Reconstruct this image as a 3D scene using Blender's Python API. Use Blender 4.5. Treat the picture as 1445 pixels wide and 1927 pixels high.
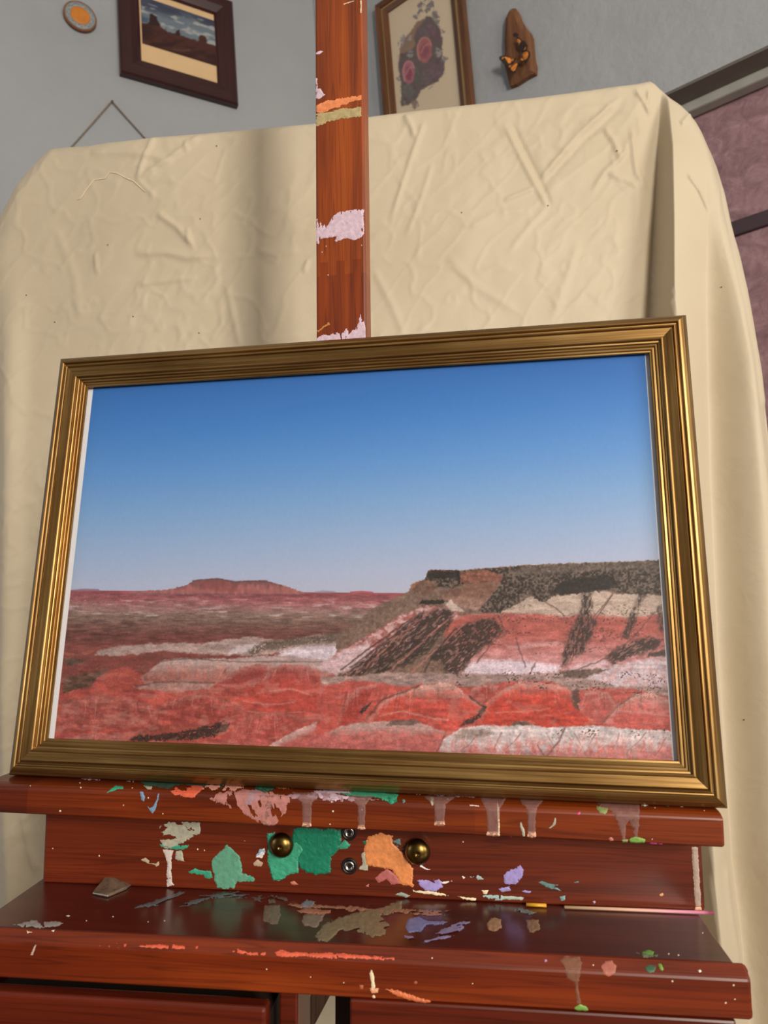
import bpy, bmesh, math, random
import numpy as np
from mathutils import Matrix, Vector

random.seed(7); np.random.seed(7)
for o in list(bpy.data.objects): bpy.data.objects.remove(o)
SC = bpy.context.scene
COL = SC.collection

# ------------------------------------------------------------------ camera
FPX, CX, CY = 1350.0, 722.5, 963.5
HC = 1.08                                    # camera height above the floor
RW = np.array([[0.99720372, -0.07473108, 0.0],
               [0.00779045, 0.10395501, 0.99455149],
               [-0.0743239, -0.99177045, 0.10424651]])   # world <- (right, down, forward)
CAM = np.array([0.0, 0.0, HC])
cd = bpy.data.cameras.new('camera'); cam = bpy.data.objects.new('camera', cd); COL.objects.link(cam)
m = Matrix.Identity(4)
for i in range(3):
    m[i][0] = RW[i, 0]; m[i][1] = -RW[i, 1]; m[i][2] = -RW[i, 2]; m[i][3] = CAM[i]
cam.matrix_world = m
cd.sensor_fit = 'HORIZONTAL'; cd.sensor_width = 36.0; cd.lens = FPX / 1445 * 36.0
cd.clip_start = 0.02; cd.clip_end = 50
cd.dof.use_dof = True; cd.dof.focus_distance = 0.57; cd.dof.aperture_fstop = 15.0
SC.camera = cam

# ------------------------------------------------------------------ world, lights, exposure
w = bpy.data.worlds.new('world'); SC.world = w; w.use_nodes = True
w.node_tree.nodes['Background'].inputs[0].default_value = (0.75, 0.85, 1.0, 1)
w.node_tree.nodes['Background'].inputs[1].default_value = 0.6
SC.view_settings.view_transform = 'Standard'; SC.view_settings.look = 'None'
SC.view_settings.gamma = 1.0; SC.view_settings.use_curve_mapping = False
SC.view_settings.exposure = 0.36

def area(name, loc, target, sx, sy, energy, col):
    l = bpy.data.lights.new(name, 'AREA'); l.shape = 'RECTANGLE'; l.size = sx; l.size_y = sy
    l.energy = energy; l.color = col
    o = bpy.data.objects.new(name, l); COL.objects.link(o); o.location = loc
    o.rotation_euler = (Vector(target) - Vector(loc)).to_track_quat('-Z', 'Y').to_euler()
    return o
area('window_daylight', (1.05, -2.15, 1.75), (0.0, 0.6, 1.2), 0.40, 0.9, 58, (1.0, 0.92, 0.80))
area('side_window_daylight', (1.60, -0.60, 1.50), (0.0, 0.6, 1.15), 0.8, 1.0, 24, (1.0, 0.93, 0.84))
area('left_fill_light', (-2.7, -0.4, 1.7), (0.0, 0.6, 1.3), 1.0, 1.0, 7, (0.86, 0.92, 1.0))  # soft fill added at the left wall; no window stands there

# ------------------------------------------------------------------ geometry helpers
def rotE(rx, ry, rz):
    cx, sx, cy, sy, cz, sz = math.cos(rx), math.sin(rx), math.cos(ry), math.sin(ry), math.cos(rz), math.sin(rz)
    return (np.array([[cz, -sz, 0], [sz, cz, 0], [0, 0, 1]]) @ np.array([[cy, 0, sy], [0, 1, 0], [-sy, 0, cy]])
            @ np.array([[1, 0, 0], [0, cx, -sx], [0, sx, cx]]))
def M4(R=None, t=(0, 0, 0)):
    A = np.eye(4)
    if R is not None: A[:3, :3] = R
    A[:3, 3] = t
    return A
def bm4(A): return Matrix([list(r) for r in A])
def rays(px):
    px = np.asarray(px, float)
    d = np.stack([px[..., 0] - CX, px[..., 1] - CY, np.full(px.shape[:-1], FPX)], -1)
    return d @ RW.T
def project(P):
    d = (np.asarray(P, float) - CAM) @ RW
    return np.stack([CX + FPX * d[..., 0] / d[..., 2], CY + FPX * d[..., 1] / d[..., 2]], -1)
def on_plane(px, p0, n):
    d = rays(px); n = np.asarray(n, float)
    t = ((np.asarray(p0, float) - CAM) @ n) / (d @ n)
    return CAM + d * t[..., None]
def apply(A, P): return np.asarray(P, float) @ A[:3, :3].T + A[:3, 3]

def mesh_obj(name, V, F, mat=None, parent=None, mw=None, smooth=False, kind=None):
    me = bpy.data.meshes.new(name)
    me.from_pydata([tuple(map(float, v)) for v in V], [], [tuple(map(int, f)) for f in F]); me.update()
    o = bpy.data.objects.new(name, me); COL.objects.link(o)
    if parent is not None: o.parent = parent
    if mw is not None: o.matrix_basis = bm4(mw)
    if mat: me.materials.append(mat)
    if smooth: me.polygons.foreach_set('use_smooth', [True] * len(me.polygons))
    if kind: o['kind'] = kind
    return o
def grid_obj(name, P, mat, parent=None, mw=None, cols=None, smooth=True, mask=None, kind=None):
    """P: (nr, nc, 3) vertices; quads between them; optional per-vertex colours (linear)"""
    nr, nc = P.shape[:2]
    me = bpy.data.meshes.new(name)
    idx = np.arange(nr * nc).reshape(nr, nc)
    q = np.stack([idx[:-1, :-1], idx[:-1, 1:], idx[1:, 1:], idx[1:, :-1]], -1).reshape(-1, 4)
    if mask is not None: q = q[mask.reshape(-1)]
    V = P.reshape(-1, 3)
    if mask is not None:
        used = np.zeros(nr * nc, bool); used[q.reshape(-1)] = True
        remap = np.cumsum(used) - 1; q = remap[q]; V = V[used]
        if cols is not None: cols = cols.reshape(-1, 3)[used]
    me.vertices.add(len(V)); me.vertices.foreach_set('co', V.astype(np.float32).reshape(-1))
    me.loops.add(len(q) * 4); me.loops.foreach_set('vertex_index', q.astype(np.int32).reshape(-1))
    me.polygons.add(len(q)); me.polygons.foreach_set('loop_start', np.arange(0, len(q) * 4, 4, dtype=np.int32))
    me.polygons.foreach_set('loop_total', np.full(len(q), 4, dtype=np.int32))
    me.polygons.foreach_set('use_smooth', np.full(len(q), smooth))
    me.update(calc_edges=True)
    if cols is not None:
        ca = me.color_attributes.new('paint', 'FLOAT_COLOR', 'POINT')
        c4 = np.ones((len(V), 4), np.float32); c4[:, :3] = cols.reshape(-1, 3)
        ca.data.foreach_set('color', c4.reshape(-1))
    o = bpy.data.objects.new(name, me); COL.objects.link(o)
    if parent is not None: o.parent = parent
    if mw is not None: o.matrix_basis = bm4(mw)
    if mat: me.materials.append(mat)
    if kind: o['kind'] = kind
    return o
def empty(name, mw, parent=None):
    o = bpy.data.objects.new(name, None); COL.objects.link(o); o.empty_display_size = 0.05
    if parent is not None: o.parent = parent
    o.matrix_basis = bm4(mw); return o
def tag(o, label, cat, group=None):
    o['label'] = label; o['category'] = cat
    if group: o['group'] = group
    return o
def bevel(o, wdt, seg=2, ang=35):
    b = o.modifiers.new('bevel', 'BEVEL'); b.width = wdt; b.segments = seg; b.limit_method = 'ANGLE'; b.angle_limit = math.radians(ang)
    return o
def box(name, a, b, mat, parent=None, mw=None, bev=0.0, seg=2):
    x0, y0, z0 = a; x1, y1, z1 = b
    V = [(x0, y0, z0), (x1, y0, z0), (x1, y1, z0), (x0, y1, z0), (x0, y0, z1), (x1, y0, z1), (x1, y1, z1), (x0, y1, z1)]
    F = [(0, 3, 2, 1), (4, 5, 6, 7), (0, 1, 5, 4), (1, 2, 6, 5), (2, 3, 7, 6), (3, 0, 4, 7)]
    o = mesh_obj(name, V, F, mat, parent, mw)
    if bev: bevel(o, bev, seg)
    return o
def inset2(poly, d):
    P = np.asarray(poly, float); n = len(P)
    A = np.sum(P[:, 0] * np.roll(P[:, 1], -1) - np.roll(P[:, 0], -1) * P[:, 1])
    s = 1 if A > 0 else -1
    out = []
    for i in range(n):
        e1 = P[i] - P[i - 1]; e2 = P[(i + 1) % n] - P[i]
        e1 /= np.linalg.norm(e1) + 1e-12; e2 /= np.linalg.norm(e2) + 1e-12
        n1 = s * np.array([-e1[1], e1[0]]); n2 = s * np.array([-e2[1], e2[0]])
        b = n1 + n2; L = b @ b
        out.append(P[i] + b * (2 * d / max(L, 0.6)) if L > 1e-6 else P[i])
    return np.array(out)
def extrude_x(name, prof, x0, x1, mat, parent=None, mw=None, r=0.0, smooth=False):
    """closed (y, z) profile extruded along x, ends rounded by r"""
    secs = [(x0, r), (x0 + .3 * r, .3 * r), (x0 + r, 0), (x1 - r, 0), (x1 - .3 * r, .3 * r), (x1, r)] if r else [(x0, 0), (x1, 0)]
    V = []; F = []; n = len(prof)
    for (x, d) in secs:
        pp = inset2(prof, d) if d else np.asarray(prof, float)
        V += [(x, p[0], p[1]) for p in pp]
    for k in range(len(secs) - 1):
        for i in range(n):
            j = (i + 1) % n
            F.append((k * n + i, k * n + j, (k + 1) * n + j, (k + 1) * n + i))
    F.append(tuple(range(n))[::-1]); F.append(tuple((len(secs) - 1) * n + i for i in range(n)))
    o = mesh_obj(name, V, F, mat, parent, mw)
    bm = bmesh.new(); bm.from_mesh(o.data); bmesh.ops.recalc_face_normals(bm, faces=bm.faces); bm.to_mesh(o.data); bm.free()
    return o
def tube(name, pts, r, mat, parent=None, mw=None, n=8, kind=None):
    pts = [Vector(p) for p in pts]; V = []; F = []
    rr = r if isinstance(r, (list, tuple)) else [r] * len(pts)
    for i, p in enumerate(pts):
        t = (pts[min(i + 1, len(pts) - 1)] - pts[max(i - 1, 0)]).normalized()
        a = t.orthogonal().normalized() if i == 0 else (a - t * a.dot(t)).normalized()
        b = t.cross(a)
        for k in range(n):
            g = 2 * math.pi * k / n; V.append(p + (a * math.cos(g) + b * math.sin(g)) * rr[i])
    for i in range(len(pts) - 1):
        for k in range(n):
            j = (k + 1) % n; F.append((i * n + k, i * n + j, (i + 1) * n + j, (i + 1) * n + k))
    F.append(tuple(range(n))[::-1]); F.append(tuple((len(pts) - 1) * n + k for k in range(n)))
    return mesh_obj(name, V, F, mat, parent, mw, smooth=True, kind=kind)
def lathe(name, prof, mat, parent=None, mw=None, n=40):
    """(r, h) profile turned about the local -Y axis (h towards the viewer)"""
    V = []; F = []
    for (r, h) in prof:
        for k in range(n):
            g = 2 * math.pi * k / n; V.append((r * math.cos(g), -h, r * math.sin(g)))
    for i in range(len(prof) - 1):
        for k in range(n):
            j = (k + 1) % n; F.append((i * n + k, (i + 1) * n + k, (i + 1) * n + j, i * n + j))
    F.append(tuple(range(n))); F.append(tuple((len(prof) - 1) * n + k for k in range(n))[::-1])
    return mesh_obj(name, V, F, mat, parent, mw, smooth=True)

# ------------------------------------------------------------------ 2-D noise and painting helpers
def _h(ix, iy, s):
    h = (ix.astype(np.int64) * 374761393 + iy.astype(np.int64) * 668265263 + s * 982451653) & 0xffffffff
    h = ((h ^ (h >> 13)) * 1274126177) & 0xffffffff
    return ((h ^ (h >> 16)) & 0xffff) / 65535.0
def vn(x, y, s=0):
    x = np.asarray(x, float); y = np.asarray(y, float)
    ix = np.floor(x); iy = np.floor(y); fx = x - ix; fy = y - iy
    fx = fx * fx * (3 - 2 * fx); fy = fy * fy * (3 - 2 * fy)
    a = _h(ix, iy, s); b = _h(ix + 1, iy, s); c = _h(ix, iy + 1, s); d = _h(ix + 1, iy + 1, s)
    return (a * (1 - fx) + b * fx) * (1 - fy) + (c * (1 - fx) + d * fx) * fy
def fbm(x, y, o=4, s=0):
    t = 0; a = .5; n = 0
    for i in range(o):
        t = t + a * vn(x, y, s + i * 17); n += a; x = x * 2.03 + 5.1; y = y * 2.03 + 1.7; a *= .5
    return t / n
def sm(a, b, x):
    t = np.clip((x - a) / (b - a), 0, 1); return t * t * (3 - 2 * t)
def lin(c):
    c = np.asarray(c, float) / 255.0
    return np.where(c <= .04045, c / 12.92, ((c + .055) / 1.055) ** 2.4)
def sdist(x, y, poly):
    """signed distance to a polygon, positive inside"""
    P = np.asarray(poly, float); d2 = np.full(x.shape, 1e18); ins = np.zeros(x.shape, bool)
    for i in range(len(P)):
        ax, ay = P[i - 1]; bx, by = P[i]; ex, ey = bx - ax, by - ay
        t = np.clip(((x - ax) * ex + (y - ay) * ey) / (ex * ex + ey * ey + 1e-12), 0, 1)
        d2 = np.minimum(d2, (x - ax - t * ex) ** 2 + (y - ay - t * ey) ** 2)
        if ay != by:
            ins ^= ((ay > y) != (by > y)) & (x < (bx - ax) * (y - ay) / (by - ay) + ax)
    d = np.sqrt(d2); return np.where(ins, d, -d)
def pdist(x, y, line):
    P = np.asarray(line, float); d2 = np.full(x.shape, 1e18); tt = np.zeros(x.shape); n = len(P) - 1
    for i in range(n):
        ax, ay = P[i]; bx, by = P[i + 1]; ex, ey = bx - ax, by - ay
        t = np.clip(((x - ax) * ex + (y - ay) * ey) / (ex * ex + ey * ey + 1e-12), 0, 1)
        q = (x - ax - t * ex) ** 2 + (y - ay - t * ey) ** 2
        tt = np.where(q < d2, (i + t) / n, tt); d2 = np.minimum(d2, q)
    return np.sqrt(d2), tt
class Canvas:
    """a painter over arrays of coordinates (x right, y down); colours kept in sRGB 0..255"""
    def __init__(s, x, y): s.x, s.y = x, y; s.c = np.zeros(x.shape + (3,))
    def blend(s, a, col):
        a = np.clip(a, 0, 1)[..., None]; s.c = s.c * (1 - a) + np.asarray(col, float) * a
    def poly(s, pts, col, soft=2., warp=0., wsc=12., mot=0., msc=8., op=1., seed=0, col2=None, grad=None, stretch=(1, 1), holes=None, ang=0., rim=None):
        pts = np.asarray(pts, float); pad = soft + warp + 2
        (x0, y0), (x1, y1) = pts.min(0) - pad, pts.max(0) + pad
        sel = (s.x > x0) & (s.x < x1) & (s.y > y0) & (s.y < y1)
        if not sel.any(): return
        x = s.x[sel]; y = s.y[sel]
        wx = x; wy = y
        if warp:
            wx = x + (fbm(x / wsc, y / wsc, 3, seed + 3) - .5) * 2 * warp; wy = y + (fbm(x / wsc, y / wsc, 3, seed + 9) - .5) * 2 * warp
        if warp: wx = wx + (vn(x / 2.6, y / 2.2, seed + 71) - .5) * 2.6; wy = wy + (vn(x / 2.6, y / 2.2, seed + 72) - .5) * 2.6
        a = sm(-soft, soft, sdist(wx, wy, pts)) * op
        ca, sa = math.cos(ang), math.sin(ang)
        n = fbm((x * ca + y * sa) / msc / stretch[0], (-x * sa + y * ca) / msc / stretch[1], 4, seed + 21)
        if holes is not None: a = a * sm(holes - .08, holes + .08, n)
        C = np.broadcast_to(np.asarray(col, float), x.shape + (3,)).copy()
        if col2 is not None:
            if grad is not None:      # gradient along y from grad[0] to grad[1]
                g = sm(grad[0], grad[1], y + (n - .5) * 2 * (grad[2] if len(grad) > 2 else 0))[..., None]
            else: g = sm(.35, .65, n)[..., None]
            C = C * (1 - g) + np.asarray(col2, float) * g
        if rim is not None:                   # lighter crest: first pixels below the outline's upper side
            up = sdist(wx, wy - rim[1], pts); g = (sm(rim[1], -rim[1] * .6, up + (n - .5) * rim[1]) * rim[2])[..., None]
            C = C * (1 - g) + np.asarray(rim[0], float) * g
        C = C * (1 + (n - .5)[..., None] * 2 * mot)
        a = a[..., None]; s.c[sel] = s.c[sel] * (1 - a) + C * a
    def line(s, pts, col, wd=2., op=1., warp=0., seed=0, taper=False):
        pts = np.asarray(pts, float); pad = wd * 2 + warp + 2
        (x0, y0), (x1, y1) = pts.min(0) - pad, pts.max(0) + pad
        sel = (s.x > x0) & (s.x < x1) & (s.y > y0) & (s.y < y1)
        if not sel.any(): return
        x = s.x[sel]; y = s.y[sel]
        if warp: x = x + (fbm(x / 8, y / 8, 3, seed) - .5) * 2 * warp; y = y + (fbm(x / 8, y / 8, 3, seed + 5) - .5) * 2 * warp
        d, t = pdist(x, y, pts); ww = wd * (1 - .8 * t) if taper else wd
        a = (np.exp(-(d / ww) ** 2) * op)[..., None]
        s.c[sel] = s.c[sel] * (1 - a) + np.asarray(col, float) * a
    def linear(s): return lin(np.clip(s.c, 0, 255))
def zc(ox, oy, sc):                    # coordinates read off an enlarged crop
    return lambda pts: [(ox + a / sc, oy + b / sc) for a, b in pts]

# ------------------------------------------------------------------ materials
def mat_new(name):
    m = bpy.data.materials.new(name); m.use_nodes = True
    nt = m.node_tree; b = nt.nodes['Principled BSDF']
    return m, nt, b, nt.nodes, nt.links
def ramp(nodes, stops):
    r = nodes.new('ShaderNodeValToRGB'); e = r.color_ramp.elements
    while len(e) < len(stops): e.new(0.5)
    for k, (p, c) in zip(e, stops): k.position = p; k.color = (*lin(c), 1)
    return r
def add_bump(nt, b, src, strength, dist):
    bp = nt.nodes.new('ShaderNodeBump'); bp.inputs['Strength'].default_value = strength; bp.inputs['Distance'].default_value = dist
    nt.links.new(src, bp.inputs['Height']); nt.links.new(bp.outputs[0], b.inputs['Normal'])
def noise(nt, scale, detail=4, rough=.6, vec=None, dist=0.0):
    n = nt.nodes.new('ShaderNodeTexNoise'); n.inputs['Scale'].default_value = scale; n.inputs['Detail'].default_value = detail
    n.inputs['Roughness'].default_value = rough; n.inputs['Distortion'].default_value = dist
    if vec is not None: nt.links.new(vec, n.inputs['Vector'])
    return n
def mapped(nt, scale, loc=(0, 0, 0), rot=(0, 0, 0), src='Object'):
    tc = nt.nodes.new('ShaderNodeTexCoord'); mp = nt.nodes.new('ShaderNodeMapping')
    mp.inputs['Scale'].default_value = scale; mp.inputs['Location'].default_value = loc; mp.inputs['Rotation'].default_value = rot
    nt.links.new(tc.outputs[src], mp.inputs['Vector']); return mp.outputs[0]
def simple(name, col, rough=.6, metal=0., spec=.5, nscale=0, var=.0, bump=0., bdist=.001, coat=0.):
    m, nt, b, N, L = mat_new(name)
    b.inputs['Roughness'].default_value = rough; b.inputs['Metallic'].default_value = metal
    b.inputs['Specular IOR Level'].default_value = spec; b.inputs['Coat Weight'].default_value = coat
    c = np.asarray(col, float)
    n = noise(nt, nscale or 30, 5, .6, mapped(nt, (1, 1, 1)))
    r = ramp(N, [(.3, np.clip(c * (1 - var), 0, 255)), (.7, np.clip(c * (1 + var), 0, 255))])
    L.new(n.outputs[0], r.inputs[0]); L.new(r.outputs[0], b.inputs['Base Color'])
    if bump: add_bump(nt, b, n.outputs[0], bump, bdist)
    return m
def wood(name, dark, mid, light, axis='x', rough=.36, coat=.16, steps=(), seed=0, gscale=1.0, spec=.5):
    """varnished wood, grain along the given local axis; steps = [(coordinate, factor)] glued staves of another tone"""
    m, nt, b, N, L = mat_new(name)
    sc = {'x': (3, 90, 90), 'z': (90, 90, 3), 'y': (90, 3, 90)}[axis]
    sc = tuple(k * gscale for k in sc)
    v = mapped(nt, sc, (seed * 3.1, seed * 1.7, seed * .9))
    n1 = noise(nt, 1.0, 6, .62, v, .6)
    r = ramp(N, [(.22, dark), (.5, mid), (.78, light)]); L.new(n1.outputs[0], r.inputs[0])
    # year rings: fine dark lines
    sc2 = {'x': (1.2, 60, 60), 'z': (60, 60, 1.2), 'y': (60, 1.2, 60)}[axis]
    n2 = noise(nt, 2.2 * gscale, 2, .5, mapped(nt, sc2, (seed, 4, 2)), .4)
    mr = N.new('ShaderNodeMath'); mr.operation = 'MULTIPLY'; mr.inputs[1].default_value = 9.0; L.new(n2.outputs[0], mr.inputs[0])
    fr = N.new('ShaderNodeMath'); fr.operation = 'FRACT'; L.new(mr.outputs[0], fr.inputs[0])
    rr = ramp(N, [(.0, (150, 140, 135)), (.16, (255, 255, 255)), (.8, (255, 255, 255)), (1.0, (165, 150, 145))]); L.new(fr.outputs[0], rr.inputs[0])
    mx = N.new('ShaderNodeMix'); mx.data_type = 'RGBA'; mx.blend_type = 'MULTIPLY'; mx.inputs[0].default_value = .55
    L.new(r.outputs[0], mx.inputs[6]); L.new(rr.outputs[0], mx.inputs[7]); out = mx.outputs[2]
    # broad tone drift
    n3 = noise(nt, 9, 2, .5, mapped(nt, (1, 1, 1), (seed * 2, 0, 0)))
    r3 = ramp(N, [(.3, (205, 195, 190)), (.7, (255, 255, 255))]); L.new(n3.outputs[0], r3.inputs[0])
    m3 = N.new('ShaderNodeMix'); m3.data_type = 'RGBA'; m3.blend_type = 'MULTIPLY'; m3.inputs[0].default_value = .8
    L.new(out, m3.inputs[6]); L.new(r3.outputs[0], m3.inputs[7]); out = m3.outputs[2]
    if steps:
        tc = N.new('ShaderNodeTexCoord'); sp = N.new('ShaderNodeSeparateXYZ'); L.new(tc.outputs['Object'], sp.inputs[0])
        for (ax, c0, tint, finger) in steps:
            src = sp.outputs[ax]
            if finger:                        # finger joint: the seam zigzags along the other axis
                pp = N.new('ShaderNodeMath'); pp.operation = 'PINGPONG'; pp.inputs[1].default_value = finger[0]; L.new(sp.outputs[finger[2]], pp.inputs[0])
                gt = N.new('ShaderNodeMath'); gt.operation = 'GREATER_THAN'; gt.inputs[1].default_value = finger[0] / 2; L.new(pp.outputs[0], gt.inputs[0])
                ma = N.new('ShaderNodeMath'); ma.operation = 'MULTIPLY_ADD'; ma.inputs[1].default_value = finger[1]; L.new(gt.outputs[0], ma.inputs[0]); L.new(src, ma.inputs[2]); src = ma.outputs[0]
            g = N.new('ShaderNodeMath'); g.operation = 'LESS_THAN'; g.inputs[1].default_value = c0; L.new(src, g.inputs[0])
            mm = N.new('ShaderNodeMix'); mm.data_type = 'RGBA'; mm.blend_type = 'MULTIPLY'; mm.inputs[7].default_value = (*tint, 1)
            L.new(g.outputs[0], mm.inputs[0]); L.new(out, mm.inputs[6]); out = mm.outputs[2]
    L.new(out, b.inputs['Base Color'])
    b.inputs['Roughness'].default_value = rough; b.inputs['Coat Weight'].default_value = coat; b.inputs['Coat Roughness'].default_value = .18
    b.inputs['Specular IOR Level'].default_value = spec
    add_bump(nt, b, n1.outputs[0], .12, .0006)
    return m
def painted(name, rough=.55, spec=.3):
    m, nt, b, N, L = mat_new(name)
    a = N.new('ShaderNodeAttribute'); a.attribute_name = 'paint'; L.new(a.outputs['Color'], b.inputs['Base Color'])
    b.inputs['Roughness'].default_value = rough; b.inputs['Specular IOR Level'].default_value = spec
    return m

MASTW = wood('mast_wood', (98, 35, 4), (150, 67, 11), (176, 88, 20), 'z', rough=.42, coat=.1, seed=1,
             steps=[('Z', .0600, (.78, .68, .58), (.0065, .011, 'X'))])
LEDGEW = wood('ledge_wood', (86, 28, 4), (126, 49, 8), (152, 70, 15), 'x', seed=2,
              steps=[('X', -.2095, (.74, .66, .62), None), ('X', .0905, (.86, .80, .74), None)])
CARRW = wood('carrier_wood', (74, 23, 7), (102, 36, 12), (124, 51, 20), 'x', seed=3)
SHELFW = wood('shelf_wood', (56, 15, 10), (75, 21, 14), (93, 30, 18), 'x', rough=.3, coat=.5, seed=4)
NOSEW = wood('front_rail_wood', (84, 26, 5), (116, 40, 8), (142, 58, 14), 'x', seed=5)
DRAWW = wood('drawer_wood', (66, 17, 6), (92, 28, 9), (112, 38, 13), 'x', seed=6)
DARKW = wood('leg_wood', (60, 40, 30), (82, 56, 42), (98, 68, 52), 'z', rough=.5, coat=.05, seed=7)

def gold_mat():
    m, nt, b, N, L = mat_new('antique_gold')
    n1 = noise(nt, 1, 5, .65, mapped(nt, (7, 520, 520)), .2)
    r = ramp(N, [(.25, (92, 66, 32)), (.5, (148, 114, 66)), (.75, (194, 160, 104))]); L.new(n1.outputs[0], r.inputs[0])
    n2 = noise(nt, 16, 3, .5, mapped(nt, (1, 1, 1)))
    r2 = ramp(N, [(.3, (205, 190, 170)), (.7, (255, 255, 255))]); L.new(n2.outputs[0], r2.inputs[0])
    mx = N.new('ShaderNodeMix'); mx.data_type = 'RGBA'; mx.blend_type = 'MULTIPLY'; mx.inputs[0].default_value = .7
    L.new(r.outputs[0], mx.inputs[6]); L.new(r2.outputs[0], mx.inputs[7]); L.new(mx.outputs[2], b.inputs['Base Color'])
    b.inputs['Metallic'].default_value = .85; b.inputs['Roughness'].default_value = .34
    add_bump(nt, b, n1.outputs[0], .2, .0003); return m
GOLD = gold_mat()

def glass_mat():
    m, nt, b, N, L = mat_new('picture_glass')
    out = N['Material Output']; N.remove(b)
    ge = N.new('ShaderNodeNewGeometry'); dt = N.new('ShaderNodeVectorMath'); dt.operation = 'DOT_PRODUCT'; L.new(ge.outputs['Normal'], dt.inputs[0]); L.new(ge.outputs['Incoming'], dt.inputs[1])
    def mth(op, a, b=None):
        q = N.new('ShaderNodeMath'); q.operation = op
        if isinstance(a, (int, float)): q.inputs[0].default_value = a
        else: L.new(a, q.inputs[0])
        if b is not None: q.inputs[1].default_value = b if isinstance(b, (int, float)) else 0
        if b is not None and not isinstance(b, (int, float)): L.new(b, q.inputs[1])
        return q.outputs[0]
    cs = mth('ABSOLUTE', dt.outputs['Value']); fr = mth('ADD', mth('MULTIPLY', mth('POWER', mth('SUBTRACT', 1.0, cs), 5.0), .93), .06)   # Schlick, both faces of the pane
    tr = N.new('ShaderNodeBsdfTransparent'); gl = N.new('ShaderNodeBsdfGlossy'); gl.inputs['Roughness'].default_value = .03
    mx = N.new('ShaderNodeMixShader'); L.new(fr, mx.inputs[0]); L.new(tr.outputs[0], mx.inputs[1]); L.new(gl.outputs[0], mx.inputs[2])
    L.new(mx.outputs[0], out.inputs[0]); return m
GLASS = glass_mat()

def cloth_mat():
    m, nt, b, N, L = mat_new('cream_cotton')
    n1 = noise(nt, 5, 4, .5, mapped(nt, (1, 1, 1)))
    r = ramp(N, [(.3, (199, 184, 158)), (.7, (207, 193, 168))]); L.new(n1.outputs[0], r.inputs[0])
    L.new(r.outputs[0], b.inputs['Base Color']); b.inputs['Roughness'].default_value = .55
    b.inputs['Specular IOR Level'].default_value = .35; b.inputs['Sheen Weight'].default_value = .15
    n2 = noise(nt, 1, 3, .7, mapped(nt, (420, 420, 420))); n3 = noise(nt, 22, 5, .6, mapped(nt, (1, 1, 1)), 1.2)
    ad = N.new('ShaderNodeMath'); ad.operation = 'MULTIPLY_ADD'; ad.inputs[1].default_value = .05
    L.new(n2.outputs[0], ad.inputs[0]); L.new(n3.outputs[0], ad.inputs[2])
    bp = N.new('ShaderNodeBump'); bp.inputs['Strength'].default_value = .22; bp.inputs['Distance'].default_value = .004
    L.new(ad.outputs[0], bp.inputs['Height']); L.new(bp.outputs[0], b.inputs['Normal'])
    tl = N.new('ShaderNodeBsdfTranslucent'); tl.inputs[0].default_value = (*lin((226, 206, 150)), 1)
    mx = N.new('ShaderNodeMixShader'); mx.inputs[0].default_value = .14
    L.new(b.outputs[0], mx.inputs[1]); L.new(tl.outputs[0], mx.inputs[2]); L.new(mx.outputs[0], N['Material Output'].inputs[0])
    return m
CLOTH = cloth_mat()

def plaster(name, c1, c2):
    m, nt, b, N, L = mat_new(name)
    n1 = noise(nt, 1.6, 5, .6, mapped(nt, (1, 1, 1))); r = ramp(N, [(.3, c1), (.7, c2)]); L.new(n1.outputs[0], r.inputs[0])
    L.new(r.outputs[0], b.inputs['Base Color']); b.inputs['Roughness'].default_value = .8; b.inputs['Specular IOR Level'].default_value = .2
    n2 = noise(nt, 16, 7, .62, mapped(nt, (1, 1, 1)), .0); add_bump(nt, b, n2.outputs[0], .4, .012); return m
WALL = plaster('grey_plaster', (150, 153, 158), (164, 166, 169))
CEIL = plaster('white_ceiling', (196, 194, 190), (208, 206, 202))
FLOORM = wood('floor_boards', (84, 58, 40), (112, 80, 56), (130, 96, 68), 'x', rough=.5, coat=.05, seed=9, gscale=.2)

# ------------------------------------------------------------------ the room
CORNER = np.array([-0.09, 1.80]); DL = np.array([.8615, .5077]); DR = np.array([-.7915, .6111])
NL = np.array([DL[1], -DL[0], 0]); NR = np.array([-DR[1], DR[0], 0]) * 1.0
if NR @ np.array([*(-CORNER), 0]) < 0: NR = -NR
if NL @ np.array([*(-CORNER), 0]) < 0: NL = -NL
C3 = np.array([*CORNER, 0.0]); ZT = 3.0; TH = .12
def wallframe(org, xdir, n):
    """local x along the wall (to the right as seen from the room), y into the wall, z up"""
    A = np.eye(4); A[:3, 0] = [*xdir, 0]; A[:3, 1] = -np.asarray(n); A[:3, 2] = [0, 0, 1]; A[:3, 3] = org; return A
WLm = wallframe(C3, DL, NL)                  # x < 0 is the left wall
WRm = wallframe(C3, -DR, NR)                 # x > 0 is the right wall
def struct(o): o['kind'] = 'structure'; return o
struct(box('wall_left', (-3.2, 0, 0), (0.02, TH, ZT), WALL, None, WLm))

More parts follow.
